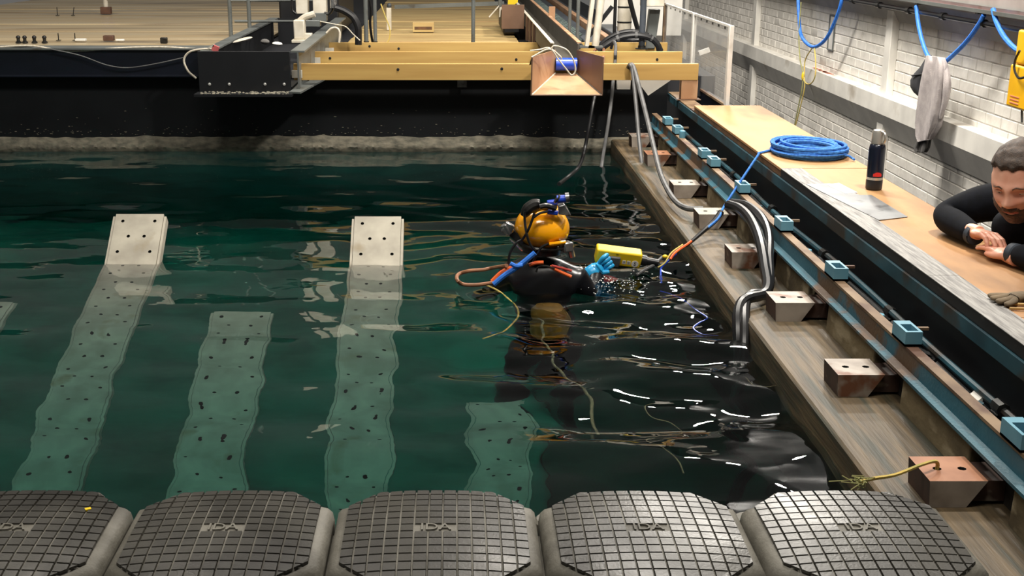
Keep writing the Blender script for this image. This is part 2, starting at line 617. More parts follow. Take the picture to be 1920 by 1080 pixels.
# ---- tank shell
o = B().box(-5.2, 1.62, -1.0, 9.5, -2.5, -2.3).build('floor_tank', 'tank_floor', smooth=0)
struct(o, 'green painted bottom of the dive tank under the water', 'tank floor')
o = B().box(0.50, 1.528, -1.0, 9.3, -2.298, -2.20).build('floor_tank_darkener', 'water_darkener', smooth=0)  # added slab, there only to make the water by the ledge darker
struct(o, 'added dark slab on the tank bottom that darkens the water along the ledge side', 'tank floor')
o = B().box(-5.4, -5.0, -1.0, 9.5, -2.5, 0.6).build('wall_tank_left', 'tank_wall', smooth=0)
struct(o, 'side wall of the dive tank opposite the wooden deck', 'wall')
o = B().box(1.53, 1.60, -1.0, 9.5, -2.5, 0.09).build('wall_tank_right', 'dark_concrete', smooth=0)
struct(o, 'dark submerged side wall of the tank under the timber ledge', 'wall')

# ---- far end wall of the tank: black steel with a pale crust at the water line
end = B().box(-5.2, 1.62, END_D, END_D + 0.12, -0.03, 0.575).build('wall_back', 'tank_end', smooth=0)
struct(end, 'black steel end wall of the tank with a pale crust at the waterline', 'wall')
rnd = random.Random(3)
o = B().box(-5.2, 1.62, END_D, END_D + 0.12, -2.5, -0.03).build('wall_tank_end_lower', 'tank_wall', smooth=0)
struct(o, 'green painted underwater end wall of the tank', 'wall')
cb = B()
NX = 520
rows = []
for k in range(NX + 1):
    x = -5.0 + 6.5 * k / NX
    n1 = mnoise.noise(Vector((x * 1.4, 0.3, 0)))
    n2 = mnoise.noise(Vector((x * 11, 4.3, 0)))
    n3 = mnoise.noise(Vector((x * 40, 9.3, 0)))
    top = 0.095 + 0.02 * n1 + 0.012 * n2
    rows.append([(x, END_D + 0.002, top + 0.02), (x, END_D - 0.006 - 0.004 * abs(n2), top),
                 (x, END_D - 0.012 - 0.008 * abs(n3), 0.055 + 0.01 * n2), (x, END_D - 0.022 - 0.010 * abs(n3), 0.03 + 0.010 * n3),
                 (x, END_D - 0.010, 0.008 + 0.014 * n3), (x, END_D + 0.002, -0.02)])
vs = [p for r in rows for p in r]
fs = [(k * 6 + j, (k + 1) * 6 + j, (k + 1) * 6 + j + 1, k * 6 + j + 1) for k in range(NX) for j in range(5)]
cb.add(vs, fs)
o = cb.build('crust', 'crust', end, smooth=60)
o['label'] = 'pale mineral crust along the waterline'
o['kind'] = 'stuff'
sp = B()
for k in range(260):                       # specks and drips of the same crust above the band
    x = rnd.uniform(-4.2, 1.45)
    z = 0.125 + abs(rnd.gauss(0, 0.03)) if rnd.random() < 0.8 else rnd.uniform(0.12, 0.33)
    s = rnd.uniform(0.0015, 0.005)
    sp.box(x - s * rnd.uniform(0.6, 2.0), x + s * rnd.uniform(0.6, 2.0), END_D - 0.004, END_D + 0.002, z - s * 0.4, z + s * 0.4)
o = sp.build('crust_specks', 'crust', end, smooth=0)
o['kind'] = 'stuff'

# ---- water
def swell(x, y):
    d = math.hypot((x - 0.75) / 0.9, (y - 5.0) / 1.9)
    a = 0.55 + 1.5 * math.exp(-d * d)
    h = 0
    for (kx, ky, amp, ph) in WAVES:
        h += amp * math.sin(kx * x + ky * y + ph + 1.2 * mnoise.noise(Vector((x * 0.9, y * 0.9, ph))))
    h += 0.0050 * mnoise.noise(Vector((x * 2.2, y * 3.6, 1.7))) + 0.0028 * mnoise.noise(Vector((x * 5.0, y * 8.5, 5.1)))
    h += 0.0026 * math.exp(-d * d) * mnoise.noise(Vector((x * 9.0, y * 15.0, 2.2)))
    ring = math.hypot(x - 0.5, (y - 5.5))
    h += 0.004 * math.exp(-ring * 1.2) * math.sin(ring * 26)
    return h * a


wr = random.Random(11)
WAVES = []
for lam, amp in ((1.3, 0.0045), (0.85, 0.0042), (0.55, 0.0040), (0.40, 0.0032), (0.29, 0.0016), (0.19, 0.0005)):
    ang = PI / 2 + wr.uniform(-0.7, 0.7)
    k = 2 * PI / lam
    WAVES.append((k * math.cos(ang), k * math.sin(ang), amp, wr.uniform(0, 6.28)))
nx, ny = 300, 430
x0, x1, y0, y1 = -5.0, WATER_X1, -0.9, END_D
vs = []
for j in range(ny + 1):
    y = y0 + (y1 - y0) * j / ny
    for i in range(nx + 1):
        x = x0 + (x1 - x0) * i / nx
        vs.append((x, y, swell(x, y)))
fs = [(j * (nx + 1) + i, j * (nx + 1) + i + 1, (j + 1) * (nx + 1) + i + 1, (j + 1) * (nx + 1) + i) for j in range(ny) for i in range(nx)]
me = bpy.data.meshes.new('water_surface')
me.from_pydata(vs, [], fs)
me.polygons.foreach_set('use_smooth', [True] * len(me.polygons))
me.materials.append(M['water'])
o = link('water_surface', me)
struct(o, 'rippled teal green water filling the dive tank', 'water')

# ---- timber ledge along the tank and the concrete wall above it with pockets behind the blocks
BLOCK_D = [3.083, 3.921, 4.761, 5.577, 6.378, 7.162, 8.191, 8.951]      # near face of every block
BLEN = 0.165
ledge = B().prism([(1.197, -0.06), (1.205, 0.082), (1.215, 0.09), (1.53, 0.09), (1.53, -0.06)], 'y', 0.2, END_D).build('ledge_tank_edge', 'ledge', smooth=0)
struct(ledge, 'weathered timber ledge running along the tank wall beneath the steel blocks', 'ledge')
B().box(1.205, 1.245, 6.58, 6.62, -0.5, 0.0).build('rusty_post', 'rust', ledge)
cw = thing('wall_concrete_kerb', 'stained concrete kerb wall with dark pockets under the blue steel channel', 'wall', (1.5, 3, 0.09), kind='structure')
segs, last = [], 0.2
for d in BLOCK_D:
    segs.append((last, d - 0.10))
    last = d + BLEN + 0.02
segs.append((last, END_D))
for (a, b_) in segs:
    B().prism([(1.487, 0.085), (1.492, 0.2145), (1.528, 0.2145), (1.528, 0.085)], 'y', a, b_).build('concrete_panel', 'concrete', cw, bevel=0.006)
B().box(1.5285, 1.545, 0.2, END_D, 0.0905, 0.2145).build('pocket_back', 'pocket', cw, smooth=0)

# ---- steel channel rail above the kerb
rail = thing('steel_channel_rail', 'blue painted steel channel with rusty patches along the tank edge', 'rail', (1.5, 3, 0.215), kind='structure')
B().prism([(1.468, 0.215), (1.468, 0.225), (1.496, 0.232), (1.500, 0.29), (1.512, 0.29), (1.512, 0.215)], 'y', 0.2, 9.25).build('web', 'blue_steel', rail)
B().prism([(1.497, 0.289), (1.497, 0.299), (1.535, 0.299), (1.535, 0.289)], 'y', 0.2, 9.25).build('top_flange', 'rail_top', rail)
# ---- the trench behind it
o = B().box(1.5455, 1.684, 0.2, 9.25, 0.095, 0.15).build('floor_trench', 'dock_dark', smooth=0)
struct(o, 'dark bottom of the pipe trench between channel and deck', 'floor')

# ---- steel beam and timber that carry the deck
ib = thing('deck_beam', 'teal painted steel beam with black timber on top carrying the plywood deck', 'beam', (1.66, 3, 0.1), kind='structure')
B().prism([(1.640, 0.375), (1.640, 0.425), (1.72, 0.425), (1.72, 0.375)], 'y', 0.2, 11.5).build('top_flange', 'teal_steel', ib)
B().box(1.685, 1.70, 0.2, 11.5, 0.15, 0.375).build('web', 'black_steel', ib, smooth=0)
B().box(1.645, 1.72, 0.2, 11.5, 0.15, 0.165).build('bottom_flange', 'teal_steel', ib, smooth=0)
B().box(1.650, 1.756, 2.0, 6.10, 0.425, 0.468).build('timber', 'black_timber', ib, bevel=0.004)
B().box(1.652, 1.730, 6.10, 8.42, 0.425, 0.458).build('edge_timber', 'ply_edge', ib, bevel=0.003)
B().box(1.648, 1.755, 8.42, 11.5, 0.425, 0.435).build('rusty_flange_top', 'rail_top', ib)

# ---- plywood deck in sheets
deck = thing('floor_deck', 'tan plywood deck with scuffs beside the tank', 'deck', (1.87, 5, 0.46), kind='structure')
for a, b_ in ((2.0, 3.62), (3.624, 6.10)):
    B().box(1.757, 2.085, a, b_, 0.452, 0.470).build('plywood_sheet', 'ply', deck, bevel=0.002)
B().box(1.648, 2.10, 6.104, 8.41, 0.458, 0.472).build('plywood_sheet', 'ply', deck, bevel=0.002)
for a, b_ in ((2.0, 4.1), (4.103, 6.10)):
    B().box(1.648, 1.756, a, b_, 0.468, 0.4715).build('grey_edge_board', 'grey_timber', deck, bevel=0.001)
for d in (2.6, 4.2, 5.8, 7.4, 8.35):
    B().box(1.73, 2.05, d, d + 0.08, -0.53, 0.45).build('deck_support', 'dock_dark', deck, smooth=0)
sh = [onz(*p, 0.4725) for p in ((1512, 346), (1556, 344), (1612, 366), (1634, 366), (1702, 407), (1648, 413))]
B().prism([(p.x, p.y) for p in sh], 'z', 0.4722, 0.4740).build('metal_sheet', 'alu', deck, smooth=0)

# ---- lower walkway, navy pit side and the wall base
o = B().box(1.72, 3.6, -1.0, 20.0, -0.62, -0.53).build('floor_walkway', 'dock_dark', smooth=0)
struct(o, 'dark lower walkway between the deck and the brick wall', 'floor')
o = B().box(1.90, 1.93, 8.45, 11.6, -0.53, 0.455).build('partition_navy', 'navy_steel', smooth=0)
struct(o, 'navy blue panel below the clear screens beside the beams', 'partition')

# ---- white painted brick wall: every brick of the nearer stretch is a piece of its own
WX = 3.30
wall = B().box(WX + 0.0035, WX + 0.25, 3.0, 22.0, -0.55, 1.62).build('wall_right', 'white_mortar', smooth=0)
struct(wall, 'white painted brick wall beyond the deck', 'wall')
CH, CL = 0.075, 0.225


def brick_mesh(ln, seed):
    r = random.Random(seed)
    j = lambda: r.uniform(-0.0012, 0.0012)
    hy, hz, e = ln / 2, 0.034, 0.0035
    vs = [(0.02, -hy, -hz), (0.02, hy, -hz), (0.02, hy, hz), (0.02, -hy, hz),
          (0.0035, -hy, -hz), (0.0035, hy, -hz), (0.0035, hy, hz), (0.0035, -hy, hz),
          (j(), -hy + e, -hz + e), (j(), hy - e, -hz + e), (j(), hy - e, hz - e), (j(), -hy + e, hz - e)]
    fs = [(8, 9, 10, 11), (4, 5, 9, 8), (5, 6, 10, 9), (6, 7, 11, 10), (7, 4, 8, 11), (0, 1, 5, 4), (1, 2, 6, 5), (2, 3, 7, 6), (3, 0, 4, 7)]
    b = B()
    b.add(vs, fs)
    return b


bricks = [brick_mesh(0.218, s).mesh('brick', 'white_brick', 30) for s in range(4)]
spots = []
for c in range(28):
    z = -0.47 + c * CH
    if z > 1.56:
        break
    for k in range(84):
        y = 3.1 + k * CL + (CL / 2 if c % 2 else 0)
        spots.append((y, z))
vis = []
for (y, z) in spots:
    H = CAMH - z
    Zc = y * CP + H * SP
    px = 850 + F * WX / Zc
    py = -130 + F * H / (CP * Zc)
    seen = -10 < py < 0.578 * (px - 850) - 130 + 12 and 1400 < px < 1935
    vis.append((0 if seen else 1, y, z))
vis.sort()
near = vis[:300]
rb = random.Random(5)
for (s, y, z) in near:
    o = link('brick', bricks[rb.randrange(4)], None)
    o.location = (WX + rb.uniform(-0.001, 0.001), y, z)
    o.parent = wall
rest = B()
for (s, y, z) in vis[300:]:
    if 1.0 < y < 22:
        t = brick_mesh(0.218, rb.randrange(999))
        rest.add([(v[0] + WX + rb.uniform(-0.001, 0.001), v[1] + y, v[2] + z) for v in t.v], t.f)
o = rest.build('brickwork', 'white_brick', wall, smooth=30)
o['kind'] = 'stuff'
o = B().box(WX - 0.02, WX + 0.25, 3.0, 22.0, 1.62, 4.6).build('wall_upper_cladding', 'grey_cladding', smooth=0)
struct(o, 'grey cladding above the white brick wall', 'wall')

# girts and columns of the wall frame
t1 = B().prism([(WX, 0.43), (WX - 0.10, 0.43), (WX - 0.10, 0.30), (WX - 0.012, 0.13), (WX, 0.13)], 'y', 3.0, 22.0).build('trim_1', 'white_steel', smooth=0)
struct(t1, 'white steel girt running along the brick wall at deck height', 'girt')
t2 = B().prism([(WX, 1.40), (WX - 0.10, 1.40), (WX - 0.10, 1.13), (WX - 0.012, 0.975), (WX, 0.975)], 'y', 3.0, 22.0).build('trim_2', 'girt_shade', smooth=0)
struct(t2, 'upper steel girt with shade painted in as grey, above the hanging blue hoses', 'girt')
for k, d in enumerate((9.25, 13.45, 17.6)):
    o = B().box(WX - 0.055, WX + 0.0, d, d + 0.13, -0.53, 1.62).build('column_wall', 'white_steel', bevel=0.003)
    struct(o, ['white steel column of the brick wall near the hanging towel', 'white steel column of the brick wall beyond the clear screen',
               'farthest white steel column of the brick wall'][k], 'column')
# overspray of orange paint on the girt
pb = B()
for k in range(26):
    c = onx(1550 + rb.gauss(0, 10), 138 + rb.gauss(0, 3), WX - 0.02)
    s = rb.uniform(0.008, 0.03)
    pb.add([(WX - 0.02 + rb.uniform(-.06, .01), c.y - s * 2, 0.4302), (WX - 0.012, c.y + s, 0.4302), (WX - 0.05, c.y + s * 2, 0.4302)], [(0, 1, 2)])
o = pb.build('orange_overspray', 'orange_paint', t1, smooth=0)
o['kind'] = 'stuff'

# ---- far floors beyond the tank
fl = thing('floor_far', 'wet stained boards of the drained bay beyond the tank', 'floor', (-3, 10, 0.6), kind='structure')
y = 9.75
rb = random.Random(21)
while y < 20.5:
    wd = rb.uniform(0.42, 0.60)
    B().box(-6.5, -1.84, y, y + wd - 0.012, 0.56, 0.60 + rb.uniform(-0.006, 0.006)).build('plank', 'wet_board', fl, bevel=0.006)
    y += wd
B().box(-6.5, 2.0, 9.44, 22.0, 0.40, 0.555).build('joist_bed', 'dock_dark', fl, smooth=0)
fm = thing('floor_timber_staging', 'pale timber boards of the staging behind the yellow beams', 'floor', (0, 11, 0.6), kind='structure')
y = 10.95
for wd in (0.30, 0.28, 0.34, 0.42, 0.44, 0.60, 0.60, 0.62, 0.62, 0.64, 0.64, 0.66, 0.66, 0.66, 0.66):
    B().box(-1.0, 0.62, y, y + wd - 0.010, 0.56, 0.605 + rb.uniform(-0.008, 0.008)).build('plank', 'pine_floor', fm, bevel=0.005)
    y += wd
y = 9.5
while y < 19.5:
    B().box(0.95, 1.62, y, y + 0.29, 0.56, 0.60).build('plank', 'slate', fm, bevel=0.005)
    y += 0.30

# ================================================================== THINGS ON THE TANK EDGE
# ---- steel blocks on the ledge
def make_block(d, top, label, k):
    z0, z1 = 0.0905, 0.170
    xl, xr = 1.308, 1.468
    r = thing('steel_block', label, 'steel block', (1.39, d + BLEN / 2, z0), 'steel blocks along the timber ledge')
    b = B()
    # front and back are trapezoids: narrower below
    P = [(xl, z1), (xr, z1), (xr - 0.052, z0), (xl + 0.006, z0)]
    f = [(p[0], d, p[1]) for p in P]
    g = [(p[0], d + BLEN, p[1]) for p in P]
    b.add(f + g, [(0, 1, 2, 3), (7, 6, 5, 4)], 0)
    b.add([f[1], g[1], g[2], f[2]], [(0, 1, 2, 3)], 0)
    b.add([f[2], g[2], g[3], f[3]], [(0, 1, 2, 3)], 0)
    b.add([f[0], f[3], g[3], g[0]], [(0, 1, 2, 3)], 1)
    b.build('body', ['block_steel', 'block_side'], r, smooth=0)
    t = B()
    holed_rect(t, (xl, d, z1), (1, 0, 0), (0, 1, 0), [0, 0.03, 0.07, 0.10, 0.14, 0.16], [0, 0.062, 0.102, BLEN],
               {(1, 1): 0.0125, (3, 1): 0.0125}, 0.03, 0, 1)
    t.build('drilled_top', [top, 'hole_dark'], r, smooth=0)
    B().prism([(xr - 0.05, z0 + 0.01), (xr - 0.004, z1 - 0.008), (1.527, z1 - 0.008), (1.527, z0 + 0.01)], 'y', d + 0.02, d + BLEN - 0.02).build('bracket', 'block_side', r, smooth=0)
    return r


names = ['copper brown topped steel block with a cord tied through it, nearest the floats',
         'pale steel block with a rust stripe, second along the ledge from the floats',
         'grey scuffed steel block on the ledge just below the thick black hoses',
         'steel block partly behind the thick black hoses on the ledge',
         'white topped steel block where the blue rope passes',
         'pale double-holed steel block sixth along the ledge from the floats',
         'reddish topped steel block second from the far end of the ledge',
         'small far steel block at the end of the ledge by the black wall']
tops = ['block_rust', 'block_steel', 'block_steel', 'block_steel', 'plank', 'block_steel', 'block_rust', 'block_steel']
for k, d in enumerate(BLOCK_D):
    make_block(d, tops[k], names[k], k)

# ---- hollow light blue clips on the rail
def make_clip(d, label, L=0.125, dz=0.0, dx=0.0):
    x0, x1, z0, z1 = 1.492 + dx, 1.548 + dx, 0.2995 + dz, 0.350 + dz
    r = thing('rail_clip', label, 'clip', (1.52, d, z0), 'light blue box clips on the steel channel')
    b = B()
    e = 0.012
    b.box(x0, x1, d, d + e, z0, z1)
    b.box(x0, x1, d + L - e * 3.2, d + L, z0, z1)
    b.box(x0, x0 + e * 0.8, d + e, d + L - e * 3.2, z0, z1)
    b.box(x1 - e * 0.8, x1, d + e, d + L - e * 3.2, z0, z1)
    b.box(x0, x1, d, d + L, z0, z0 + 0.008)
    b.build('box', 'light_blue', r, smooth=0)
    q = B().box(x1 - 0.004, x1 + 0.05, d + L * 0.62, d + L * 0.72, z1 - 0.02, z1 - 0.010).build('lug', 'rail_top', r, smooth=0)
    B().lathe([(0.007, 0), (0.007, 0.02)], (x0 + 0.028, d + L * 0.4, z0 + 0.008), 8).build('bolt', 'dark_metal', r)
    return r


cl = [(2.98, 'light blue box clip on the channel nearest the floats'), (3.84, 'second light blue box clip along the channel from the floats'),
      (4.63, 'light blue box clip beside the deck opposite the folded arms'), (5.44, 'light blue box clip right behind the bend of the black hoses'),
      (6.28, 'light blue box clip close to the taut blue rope'), (7.02, 'front one of two neighbouring light blue clips beside the rope coil'),
      (7.30, 'rear one of two neighbouring light blue clips beside the rope coil'), (8.22, 'light blue clip with a round cap on the far channel'),
      (8.62, 'light blue clip just below the wooden trestle foot')]
for d, lb in cl:
    make_clip(d, lb)
B().lathe([(0.02, 0), (0.022, 0.02), (0.02, 0.045), (0.012, 0.05)], (1.52, 8.10, 0.2995), 12).build('round_cap', 'light_blue')
tag(bpy.data.objects['round_cap'], 'small round light blue cap on the channel beside a clip', 'cap')
B().prism([(1.545, 0.152), (1.60, 0.152), (1.62, 0.26), (1.565, 0.20)], 'y', 3.50, 3.56).build('torn_paper', 'paper', smooth=0)
tag(bpy.data.objects['torn_paper'], 'crumpled scrap of white paper in the pipe trench', 'paper')

# ---- pipes and valves in the trench
pl = ['thin blue pipe lying in the trench nearest the channel', 'upper blue pipe in the trench under the deck beam', 'dark lower pipe in the trench behind the clips']
for k, (x, z, r_, mt) in enumerate(((1.575, 0.205, 0.011, 'teal_steel'), (1.622, 0.262, 0.013, 'teal_steel'), (1.648, 0.192, 0.018, 'hose_grey'))):
    r = thing('trench_pipe', pl[k], 'pipe', (x, 3, z), 'pipes in the trench')
    pts = [(x + 0.006 * math.sin(i * 1.3 + k), 1.0 + i * 0.4, z + 0.006 * math.sin(i * 0.9)) for i in range(20)]
    B().tube(catmull(pts, 3), r_, 8).build('pipe', mt, r)
    for i, d in enumerate((3.3, 4.25, 5.1, 6.0, 6.9, 7.7)):
        B().tube([(x, d + k * 0.07, z), (x, d + 0.05 + k * 0.07, z)], r_ * 1.6, 8).build('coupling', 'dark_metal', r)
vl = ['small blue valve in the trench near the torn paper', 'small blue valve in the trench opposite the folded arms', 'blue round valve in the trench behind the black hoses',
      'blue valve in the trench beside the metal sheet', 'far blue valve in the trench beside the rope coil']
for k, d in enumerate((3.42, 4.30, 5.25, 6.15, 7.5)):
    r = thing('trench_valve', vl[k], 'valve', (1.565, d, 0.15), 'valves in the trench')
    B().ball((1.565, d, 0.215), (0.022, 0.026, 0.024), 12, 8).build('body', 'blue_steel', r)
    B().tube([(1.565, d, 0.15), (1.565, d, 0.262)], 0.008, 8).build('spindle', 'dark_metal', r)
    B().lathe([(0.018, 0), (0.02, 0.006), (0.018, 0.012)], (1.565, d, 0.256), 10).build('handwheel', 'light_blue' if k in (1, 2) else 'teal_steel', r)
    B().tube([(1.565, d - 0.06, 0.205), (1.565, d + 0.06, 0.205)], 0.014, 8).build('branch', 'dark_metal', r)
for k, (d, lb) in enumerate(((4.0, 'tangle of dark cable lying in the trench by the second clip'), (5.0, 'dark cable loop lying in the trench near the metal sheet'),
                             (5.75, 'dark cable loop in the trench behind the hose bend'), (6.7, 'dark cable loop in the trench beside the rope coil'),
                             (7.55, 'dark tangled cable in the far trench'), (8.75, 'tangled dark cable in the trench under the beams'))):
    rr = random.Random(40 + k)
    pts = [(1.585 + 0.045 * math.sin(i * 1.9 + rr.random()), d + 0.16 * math.sin(i * 0.8) + rr.uniform(-.03, .03), 0.20 + 0.035 * i / 14 + rr.uniform(0, .03)) for i in range(14)]
    o = B().tube(catmull(pts, 4), 0.010, 6).build('cable_tangle', 'rubber')
    tag(o, lb, 'cable', 'cable tangles in the trench')

# ---- floats
def make_float():
    r = bpy.data.objects.new('dock_float', None)
    COL.objects.link(r)
    H, C = 0.2445, 0.092
    def ring(ins, z, dome=0):
        h, c = H - ins, C - ins * 0.2
        pts = []
        corners = [((h, -h + c), (h, h - c)), ((h, h - c), (h - c, h)), ((h - c, h), (-h + c, h)), ((-h + c, h), (-h, h - c)),
                   ((-h, h - c), (-h, -h + c)), ((-h, -h + c), (-h + c, -h)), ((-h + c, -h), (h - c, -h)), ((h - c, -h), (h, -h + c))]
        for i, (a, b_) in enumerate(corners):
            for t in (0, 0.34, 0.67):
                x, y = a[0] + (b_[0] - a[0]) * t, a[1] + (b_[1] - a[1]) * t
                if i % 2:                       # hollowed corners
                    s = 0.016 * math.sin(PI * t)
                    L = math.hypot(x, y)
                    x, y = x - x / L * s, y - y / L * s
                pts.append((x, y, z))
        return pts
    prof = [(0.010, -0.40), (0.0, -0.36), (0.0, -0.045), (0.004, -0.022), (0.014, -0.008), (0.030, -0.0015)]
    b = B()
    rings = [ring(i, z) for i, z in prof]
    n = len(rings[0])
    for q in rings:
        pass
    vs = [p for q in rings for p in q]
    fs = [(i * n + j, i * n + (j + 1) % n, (i + 1) * n + (j + 1) % n, (i + 1) * n + j) for i in range(len(prof) - 1) for j in range(n)]
    fs.append(tuple(range(n - 1, -1, -1)))
    o = len(vs)
    base = rings[-1]
    for s, z in ((0.8, 0.005), (0.5, 0.011), (0.2, 0.0135)):
        vs += [(p[0] * s, p[1] * s, z) for p in base]
    L0 = len(prof) - 1
    for i in range(3):
        fs += [((L0 + i) * n + j, (L0 + i) * n + (j + 1) % n, (L0 + i + 1) * n + (j + 1) % n, (L0 + i + 1) * n + j) for j in range(n)]
    fs.append(tuple((L0 + 3) * n + j for j in range(n)))
    b.add(vs, fs)
    b.build('body', 'float_grey', r, smooth=50)
    dome = lambda x, y: 0.0005 + 0.0142 * max(0, 1 - (x * x + y * y) / 0.060) ** 0.8
    t = B()
    p, hw = 0.0334, 0.0151
    h0, lim = 0.214, 0.352
    def clip(poly):
        for (A, Bc, C0) in ((1, 0, h0), (-1, 0, h0), (0, 1, h0), (0, -1, h0), (1, 1, lim), (-1, 1, lim), (1, -1, lim), (-1, -1, lim)):
            out = []
            for q in range(len(poly)):
                p0, p1 = poly[q], poly[(q + 1) % len(poly)]
                d0, d1 = C0 - A * p0[0] - Bc * p0[1], C0 - A * p1[0] - Bc * p1[1]
                if d0 >= 0:
                    out.append(p0)
                if d0 * d1 < 0:
                    f = d0 / (d0 - d1)
                    out.append((p0[0] + (p1[0] - p0[0]) * f, p0[1] + (p1[1] - p0[1]) * f))
            poly = out
            if len(poly) < 3:
                return None
        return poly
    for i in range(-6, 7):
        for j in range(-6, 7):
            x, y = i * p, j * p
            if abs(i) <= 1 and j == 0:
                continue
            q = clip([(x - hw, y - hw), (x + hw, y - hw), (x + hw, y + hw), (x - hw, y + hw)])
            if q is None:
                continue
            cx, cy = sum(v[0] for v in q) / len(q), sum(v[1] for v in q) / len(q)
            q2 = [(cx + (v[0] - cx) * 0.93, cy + (v[1] - cy) * 0.93) for v in q]
            n = len(q)
            t.add([(a, c, dome(a, c) - 0.003) for a, c in q] + [(a, c, dome(a, c) + 0.0028) for a, c in q2],
                  [tuple(range(n, 2 * n))] + [(k, (k + 1) % n, (k + 1) % n + n, k + n) for k in range(n)])
    t.build('tread_pattern', 'float_pad', r, smooth=0)['kind'] = 'stuff'
    me = text_mesh('IDA', 0.044, 0.003)
    me.transform(Matrix.Translation((0, 0, 0.0155)))
    me.materials.append(M['float_grey'])
    link('embossed_mark', me, r)
    k = 0
    for sx in (-1, 1):
        for sy in (-1, 1):
            z1 = -0.020 - 0.045 * k
            B().lathe([(0.030, z1 - 0.035), (0.044, z1 - 0.03), (0.046, z1 - 0.006), (0.040, z1), (0.020, z1), (0.018, z1 - 0.012)],
                      (sx * 0.205, sy * 0.205, 0), 16).build('corner_lug', 'float_grey', r)
            k += 1
    for s in (-1, 1):
        B().box(s * 0.2445 - 0.003, s * 0.2445 + 0.003, -0.10, 0.10, -0.25, -0.06).build('side_rib', 'float_grey', r)
    return r


fl_lab = ['dark muddy dock float cut off by the picture edge, with a yellow fleck', 'dirty dark dock float with a brown patch, second in the row',
          'middle dock float of the row, dark with pale grid lines', 'grey dock float with wet spots and pale paint dabs along its side',
          'lightest grey dock float, beside the rusty steel block']
proto = make_float()
for k in range(5):
    r = proto if k == 0 else copy_tree(proto)
    tag(r, fl_lab[k], 'dock float', 'dock floats in a row')
    r.location = (-1.0325 + 0.4955 * k, 2.590, 0.268)
    r.rotation_euler = (rnd.uniform(-.008, .008), rnd.uniform(-.012, .012), 0)
a = onz(165, 955, 0.279)
o = B().obox((a.x, a.y, 0.2795), (0.014, 0.011, 0.004), Matrix.Rotation(0.5, 3, 'Z')).build('yellow_fleck', 'device_yellow')
tag(o, 'tiny bright yellow fleck lying on the muddy dock float', 'fleck')
# cord tied from the nearest block to the float
pts = [Vector((1.358, 3.165, 0.15)), Vector((1.355, 3.165, 0.19)), Vector((1.30, 3.13, 0.198)), onz(1680, 890, 0.185), onz(1640, 897, 0.20), onz(1612, 903, 0.23)]
c = B().tube(catmull(pts, 6), 0.0055, 6)
r = thing('mooring_cord', 'frayed yellow cord tied from the copper brown steel block', 'cord', pts[0])
c.build('cord', 'rope_yellow', r)
fb = B()
for k in range(26):
    p0 = pts[-1] + Vector((rnd.gauss(0, .012), rnd.gauss(0, .012), rnd.gauss(0, .006)))
    fb.tube([p0, p0 + Vector((rnd.gauss(0, .025), rnd.gauss(0, .02), rnd.gauss(0, .008)))], 0.0018, 4)
fb.build('frayed_end', 'rope_green', r)['kind'] = 'stuff'

# ---- inclined perforated planks in the water
DIRV = Vector((0, -0.76, -0.65))
NV = Vector((0, -0.65, 0.76))


def make_plank(X0, W, top_z, label):
    d0 = 5.965 + (top_z / 0.65) * 0.76
    s_len = (top_z + 2.2) / 0.65
    o0 = Vector((X0, d0, top_z))
    r = thing('perforated_plank', label, 'plank', (X0 + W / 2, d0 + DIRV.y * s_len, top_z + DIRV.z * s_len), 'inclined perforated planks in the tank')
    xs = [0, 0.03, 0.055, 0.075, 0.10, W - 0.10, W - 0.075, W - 0.055, W - 0.03, W]
    ys, holes, y, k = [0, 0.032], {}, 0.032, 0
    while y < s_len - 0.3:
        j = len(ys) - 1
        y += 0.026
        ys.append(y)
        if k % 2 == 0:
            holes[(1, j)] = 0.0092
            holes[(7, j)] = 0.0092
        else:
            holes[(3, j)] = 0.0092
            holes[(5, j)] = 0.0092
        y += 0.070
        ys.append(y)
        k += 1
    ys.append(s_len)
    # fix cells: make holed cells 25 mm wide
    b = B()
    holes = {(i if i in (1, 7) else (3 if i == 3 else 5), j): r_ for (i, j), r_ in holes.items()}
    xs = [0, 0.028, 0.054, 0.070, 0.096, W - 0.096, W - 0.070, W - 0.054, W - 0.028, W]
    fix = {}
    for (i, j), r_ in holes.items():
        fix[({1: 1, 3: 3, 5: 5, 7: 7}[i], j)] = r_
    holed_rect(b, o0, (1, 0, 0), DIRV, xs, ys, fix, -0.012, 0, 1)
    th = 0.012
    e = [o0, o0 + Vector((W, 0, 0)), o0 + Vector((W, 0, 0)) + DIRV * s_len, o0 + DIRV * s_len]
    lo = [p - NV * th for p in e]
    b.add(e + lo, [(0, 1, 5, 4), (1, 2, 6, 5), (2, 3, 7, 6), (3, 0, 4, 7), (4, 5, 6, 7)], 0)
    b.build('plate', ['plank', 'hole_dark'], r, smooth=0)
    for x in (-0.014, W + 0.002):
        a0 = o0 + Vector((x + 0.006, 0, 0)) + DIRV * 0.012 - NV * 0.03
        B().bar(a0, a0 + DIRV * (s_len - 0.02), 0.012, 0.05).build('side_flange', 'plank', r, smooth=0)
    return r


make_plank(-2.36, 0.245, -0.30, 'submerged inclined plank cut off by the picture edge')
make_plank(-1.747, 0.247, 0.210, 'pale perforated plank rising out of the open water, far from the diver')
make_plank(-1.13, 0.265, -0.35, 'fully submerged plank between the two that rise above the water')
make_plank(-0.51, 0.240, 0.200, 'pale perforated plank rising out of the water nearest the diver')
make_plank(0.075, 0.232, -0.86, 'deep submerged plank below the diver near the floats')

